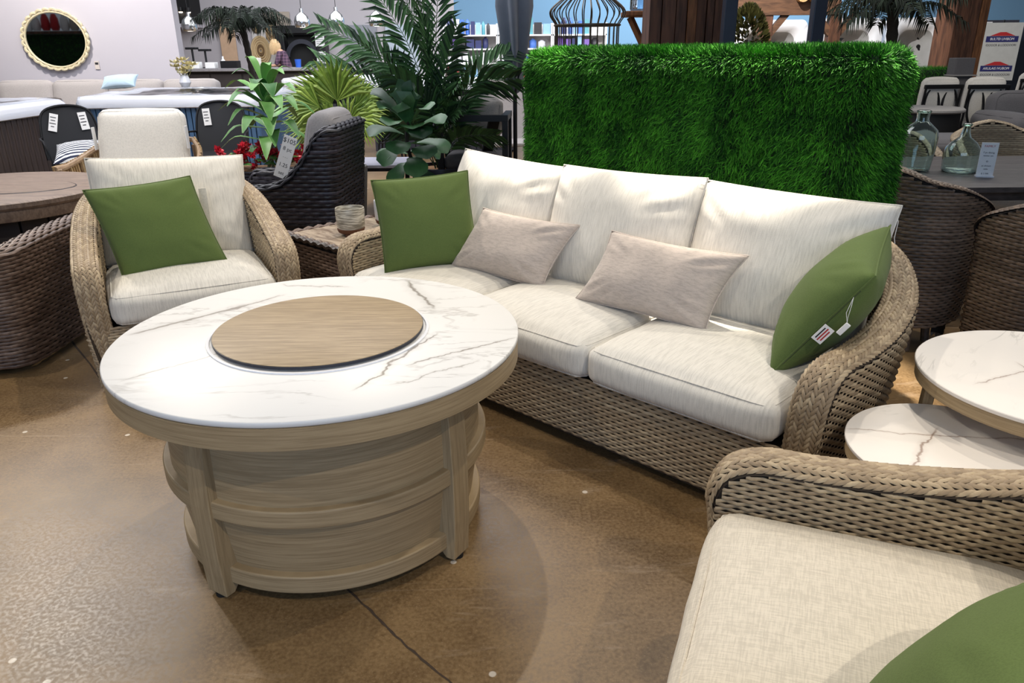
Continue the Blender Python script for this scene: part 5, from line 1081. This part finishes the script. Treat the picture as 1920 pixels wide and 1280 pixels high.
bw_ = thing('board_column', 'wide column clad in dark brown vertical boards behind the grass partition', 'column', (1.41, 6.6, 0))
xx = -.29
for w_, d_, m_ in ((.10, .0, 'cedar'), (.11, .012, 'cedar'), (.09, .004, 'cedar'), (.075, .022, 'cedar_warm'), (.08, .0, 'cedar'), (.06, .012, 'cedar'), (.065, .004, 'cedar')): MB().box((xx+w_/2, -d_, 1.3), (w_-.006, .05, 2.6)).build('board', M[m_], bw_, smooth=False, bevel=.003); xx += w_
MB().box((0, .2, 1.3), (.56, .34, 2.59)).build('core', M['cedar'], bw_, smooth=False)
gz = thing('steel_pergola', 'dark slate steel pergola on two square posts above the grass partition', 'pergola', (1.88, 5.85, 0))
ps = plain('slate_steel', (44, 50, 64), .4, .2)
for x in (-.315, .315): MB().box((x, 0, 1.25), (.09, .09, 2.5)).build('post', ps, gz, smooth=False, bevel=.006); MB().box((x, 0, .01), (.16, .16, .02)).build('foot_plate', ps, gz, smooth=False)
MB().box((0, 0, 2.55), (1.0, .1, .14)).build('beam', ps, gz, smooth=False)
cg = thing('timber_pergola', 'brown timber pergola with knee braces and two log ends before the white tub shells', 'pergola', (4.0, 12.4, 0))
MB().box((0, 0, 1.98), (1.9, .16, .22)).build('beam', M['cedar_h'], cg, smooth=False); MB().box((0, .05, 2.30), (1.9, .18, .34)).build('upper_beam', M['cedar'], cg, smooth=False)
for x in (-.12, .92): 
    MB().box((x, .02, .94), (.17, .17, 1.87)).build('post', M['cedar'], cg, smooth=False)
    for s_ in (-1, 1): MB().bar((x+s_*.06, 0, 1.60), (x+s_*.30, 0, 1.90), .09, .09, (0, 1, 0)).build('knee_brace', M['cedar_h'], cg, smooth=False)
for x in (.34, .53): MB().lathe([(0, -.09), (.085, -.09), (.09, -.07), (.09, .09), (0, .09)], 18).build('log_end', plain('sawn_log', (206, 164, 112), .7, var=.25, sc=30), cg).matrix_local = Matrix.Translation((x, -.1, 2.13)) @ Matrix.Rotation(PI/2, 4, 'X')
# white tub shells standing on edge
def tub_shell(lb, x, y, w, top, seed):
    o = thing('tub_shell', lb, 'hot tub', (x, y, 0), group='white hot tub shells standing on edge')
    rr_ = lambda hx, hz, r, yy, cz: [(cx+r*math.cos(math.radians(a)), yy, cz+cz_+r*math.sin(math.radians(a))) for cx, cz_, a0 in ((hx-r, hz-r, 0), (-hx+r, hz-r, 90), (-hx+r, -hz+r, 180), (hx-r, -hz+r, 270)) for a in np.linspace(a0, a0+90, 6)]
    h = top/2
    MB().grid([rr_(w/2+e, h+e, r, yy, h) for e, r, yy in ((-.02, .1, .3), (0, .1, .02), (-.01, .12, -.05), (-.10, .14, -.06), (-.17, .14, -.03), (-.20, .16, .02))], cv=True).build('rim', M['acrylic'], o, ang=70)
    MB().grid([rr_(w/2-.20-e, h-.20-e, r, yy, h) for e, r, yy in ((0, .16, .02), (.06, .2, .24), (.12, .2, .30), (.5, .2, .32))], cv=True).build('basin', plain('pearl_grey_acrylic', (170, 170, 170), .35), o, ang=70)
    for k in range(7): jx, jz = random.uniform(-w*.3, w*.3), random.uniform(h*1.15, h*1.68); MB().lathe([(0, 0), (.035, 0), (.03, .02), (0, .015)], 12).build('jet', M['black'], o).matrix_local = Matrix.Translation((jx, .27, jz)) @ Matrix.Rotation(PI/2, 4, 'X')
tub_shell('white hot tub shell on edge behind the timber pergola', 4.55, 14.2, 1.25, 1.86, 1); tub_shell('white hot tub shell on edge behind the dark palm beyond the grass partition', 5.95, 14.3, 1.15, 1.88, 2); tub_shell('white hot tub shell on edge beside the thick wooden post', 7.12, 14.25, 1.0, 1.88, 3)
# shrub and dark palms
def shrub(lb, x, y, z0, r, h, mat, n, cat='shrub'):
    o = potted('potted_shrub', lb, cat, x, y, .4, .2, M['pot_grey']); MB().tube([(0, 0, .38), (0, 0, z0+h*.5)], .02, 6).build('trunk', M['trunk'], o); mb = MB()
    for k in range(n):
        q = RNG.normal(0, 1, 3); q /= np.linalg.norm(q); c = np.array((q[0]*r, q[1]*r, z0+h/2+q[2]*h/2))*1.0; c[:2] *= 1-.45*max(0, (c[2]-z0)/h-.3); d = q+np.array((0, 0, .5)); d /= np.linalg.norm(d); s_ = np.cross(d, RNG.normal(0, 1, 3)); s_ /= np.linalg.norm(s_); L_ = .085
        mb.add([c, c+d*L_*.5+s_*.022, c+d*L_, c+d*L_*.5-s_*.022], [(0, 1, 2, 3)])
    mb.build('foliage', mat, o, smooth=False, kind='stuff')
shrub('olive-bronze conical shrub peeking over the grass partition by the steel posts', 2.62, 9.0, 1.2, .20, .62, M['bush'], 900); shrub('small red-leaved shrub peeking over the grass partition by the timber bracket', 1.62, 8.9, 1.2, .10, .42, M['petal'], 240)
def dark_palm(lb, x, y, ch, n, L_, rr_=.05):
    o = potted('dark_palm', lb, 'palm', x, y, .4, .24, M['pot_dark']); MB().tube(spline([(0, 0, .38), (.05, 0, ch*.6), (-.02, 0, ch)], 24), [rr_*(1+.18*(i % 2)) for i in range(24)], 8).build('trunk', M['trunk'], o)
    for k in range(n):
        a = 2*PI*k/n*1.0+random.uniform(-.2, .2); e = random.choice((.15, .35, .6)); b = (-.02, 0, ch-.03)
        m_ = (-.02+math.cos(a)*L_*.5, math.sin(a)*L_*.5, ch+e*L_*.6); tp_ = (-.02+math.cos(a)*L_, math.sin(a)*L_, ch+(e-.38)*L_*.75); frond('frond', b, m_, tp_, o, M['darkpalm'], 24, .24, .013, .85, .1, .18, .35, .008)
dark_palm('dark artificial palm tree before the bar counter', -4.45, 13.75, 1.80, 20, .78); dark_palm('dark artificial palm tree behind the grass partition before the white tub shells', 4.45, 9.5, 1.80, 15, .75, .06)
# thick wooden post, banner, cabinet
wp = thing('wooden_post', 'thick reddish wooden post at the right with lighter edge board', 'post', (6.42, 11.6, 0), 14)
for x, w_, m_ in ((-.20, .22, 'cedar'), (0, .18, 'cedar'), (.17, .14, 'cedar_warm')): MB().box((x, 0, 1.4), (w_-.004, .36, 2.8)).build('board', M[m_], wp, smooth=False, bevel=.004)
bn = thing('banner_stand', 'white roll-up banner with two red-roof logos beside the wooden post', 'banner', (9.08, 15, 0), -6)
MB().box((0, 0, 1.30), (.66, .01, 1.0)).build('banner_sheet', plain('banner_grey_white', (188, 188, 184), .6), bn, smooth=False); MB().box((0, 0, .40), (.70, .12, .08)).build('base', M['black'], bn, smooth=False); MB().tube([(0, .05, 0), (0, .05, 1.85)], .015, 6).build('pole', M['black'], bn); MB().box((0, 0, .2), (.5, .3, .36)).build('weight_box', M['black'], bn, smooth=False)
for z0 in (1.50, .99):
    MB().prism([(-.22, 0), (.22, 0), (.05, .065), (-.05, .065)], Matrix(((1, 0, 0, 0), (0, 0, 1, -.008), (0, 1, 0, z0+.075), (0, 0, 0, 1))) @ Matrix.Diagonal((1, 1, .004, 1))).build('red_roof', M['red_ink'], bn, smooth=False)
    MB().box((0, -.007, z0+.02), (.56, .004, .10)).build('blue_bar', M['navy_ink'], bn, smooth=False)
text('BULTEI LIVIBOM', .062, bn, (0, -.0105, 1.52), (PI/2, 0, 0), M['white'], sx=.95); text('ARULAIS IVUBOM', .062, bn, (0, -.0105, 1.01), (PI/2, 0, 0), M['white'], sx=.95)
text('IDOOOR & LOOOOORI', .055, bn, (0, -.0075, 1.415), (PI/2, 0, 0), M['ink'], sx=.9); text('IDOOOR & LOOOOORI', .055, bn, (0, -.0075, .90), (PI/2, 0, 0), M['ink'], sx=.9)
nc_ = thing('dark_cabinet', 'tall dark navy cabinet behind the banner', 'cabinet', (9.5, 15.9, 0)); MB().box((0, 0, .9), (1.6, .6, 1.8)).build('body', plain('dark_navy_cabinet', (30, 38, 52), .5), nc_, smooth=False); MB().box((-.3, 0, 1.83), (1.0, .62, .06)).build('top', M['grey_side'], nc_, smooth=False); MB().box((-.38, -.31, 1.72), (.14, .01, .22)).build('notice', M['white'], nc_, smooth=False)
pt = thing('display_board', 'grey display board standing between the palm and the wooden post', 'board', (6.12, 10.9, 0)); MB().box((0, 0, .64), (.26, .2, 1.26)).build('body', M['darkgrey_fabric'], pt, smooth=False, bevel=.01); MB().box((0, -.02, 1.05), (.32, .25, .015)).build('shelf', M['grey_fabric'], pt, smooth=False)
# loop-back chairs, grey lounge pieces, round table
def loop_chair(lb, x, y, rz):
    o = thing('loop_back_chair', lb, 'chair', (x, y, 0), rz, 'black loop-back chairs')
    for sx in (-1, 1): MB().tube([(sx*.23, -.05, .0), (sx*.235, 0, .5), (sx*.24, -.06, .96)], .016, 6).build('back_post', M['black'], o); MB().tube([(sx*.23, .42, 0), (sx*.23, .40, .42)], .016, 6).build('leg', M['black'], o)
    MB().box((0, -.05, .95), (.52, .03, .05)).build('top_rail', M['black'], o, smooth=False, bevel=.008); MB().box((0, .2, .43), (.50, .46, .04)).build('seat', M['black'], o, smooth=False)
    for x_, w_ in ((-.12, .10), (.12, .10)): MB().tube([(x_+w_*math.cos(a), -.045+.03*math.sin(a), .70+.23*math.sin(a)) for a in np.linspace(0, 2*PI, 28, endpoint=False)], .016, 6, closed=True).build('loop', M['black'], o)
    cushion('back_cushion', .48, .56, .12, M['white_fabric'], o, .06, .02, .02, cuts=8, M4=Matrix.Translation((0, .05, .77)) @ Matrix.Rotation(PI/2+.06, 4, 'X')); cushion('seat_cushion', .48, .44, .1, M['grey_fabric'], o, .04, .02, 0, cuts=6, M4=Matrix.Translation((0, .2, .50)))
loop_chair('black loop-back chair with cream cushion next to the low green block', 5.42, 10.0, 6); loop_chair('black loop-back chair with cream cushion beside the grey sofa', 5.93, 9.9, 0); loop_chair('black loop-back chair below the banner at the frame edge', 7.55, 11.4, -10)
gs = thing('grey_sofa', 'dark grey upholstered sofa at the right edge behind the dining chairs', 'sofa', (6.55, 8.75, 0))
MB().box((0, .1, .22), (2.0, .9, .36)).build('base', M['darkgrey_fabric'], gs, smooth=False, bevel=.03)
cushion('backrest', 2.0, .55, .26, M['darkgrey_fabric'], gs, .1, .02, .02, cuts=10, M4=Matrix.Translation((0, .40, .66)) @ Matrix.Rotation(PI/2-.12, 4, 'X')); cushion('armrest', .28, .9, .40, M['darkgrey_fabric'], gs, .1, .02, 0, cuts=8, M4=Matrix.Translation((-1.0, .1, .52)))
for k in range(2): cushion('seat_cushion', .86, .8, .18, M['darkgrey_fabric'], gs, .06, .03, 0, cuts=8, M4=Matrix.Translation((-.43+.87*k, .0, .48)))
pillow('slate grey pillow slumped on the dark grey sofa', 'pillow', M['grey_fabric'], (6.05, 8.35, .66), (.95, .1, .1), (-.1, .6, .7), .46, .40, .14, 15)
ch = thing('grey_chaise', 'backless grey chaise behind the taller glass bottle', 'chaise', (4.55, 8.1, 0)); MB().box((0, 0, .2), (1.5, .8, .32)).build('base', M['white_fabric'], ch, smooth=False, bevel=.02); cushion('seat_cushion', 1.5, .8, .18, M['darkgrey_fabric'], ch, .07, .03, 0, cuts=10, M4=Matrix.Translation((0, 0, .45)))
r2 = thing('round_table', 'round charcoal side table behind the taller glass bottle', 'table', (4.95, 9.35, 0)); MB().lathe([(0, .70), (.38, .70), (.40, .715), (.40, .735), (.38, .75), (0, .75)], 40).build('tabletop', M['grey_fabric'], r2); MB().lathe([(.34, .0), (.36, .02), (.36, .70)], 40).build('drum', M['plinth'], r2)
# behind the camera: the grass-covered stand and shelf that the far mirror shows
ms = grass_block('grass_partition', 'green grass-covered stand reflected in the scalloped mirror', Frame(-14.7, -1.5, 180), -1.9, 1.9, 0, .5, 1.98, 1500, .06, ('f', 't'))
for i, (x, h, m_) in enumerate(((-13.8, .42, 'white'), (-14.1, .5, 'panel_beige'), (-14.4, .46, 'panel_white'), (-14.72, .5, 'red_ink'), (-15.02, .5, 'red_ink'), (-15.33, .42, 'panel_white'), (-15.6, .45, 'white'))):
    o = MB().lathe([(0, 0), (.10, 0), (.14, .1), (.12, h*.7), (.06, h), (0, h)], 14).build('tall_vase', M[m_]); o.location = (x, -1.72, 2.09); tag(o, 'tall %s vase on the grass-covered stand reflected in the wall mirror' % {'white': 'white', 'panel_beige': 'beige', 'panel_white': 'off-white', 'red_ink': 'red'}[m_], 'vase', 'vases reflected in the mirror')

mb_ = MB().box((-14.7, -1.62, 2.03), (4.0, .62, .08)).build('shelf_plank', M['cedar'], None, smooth=False); tag(mb_, 'brown plank shelf on top of the grass-covered stand reflected in the mirror', 'shelf')
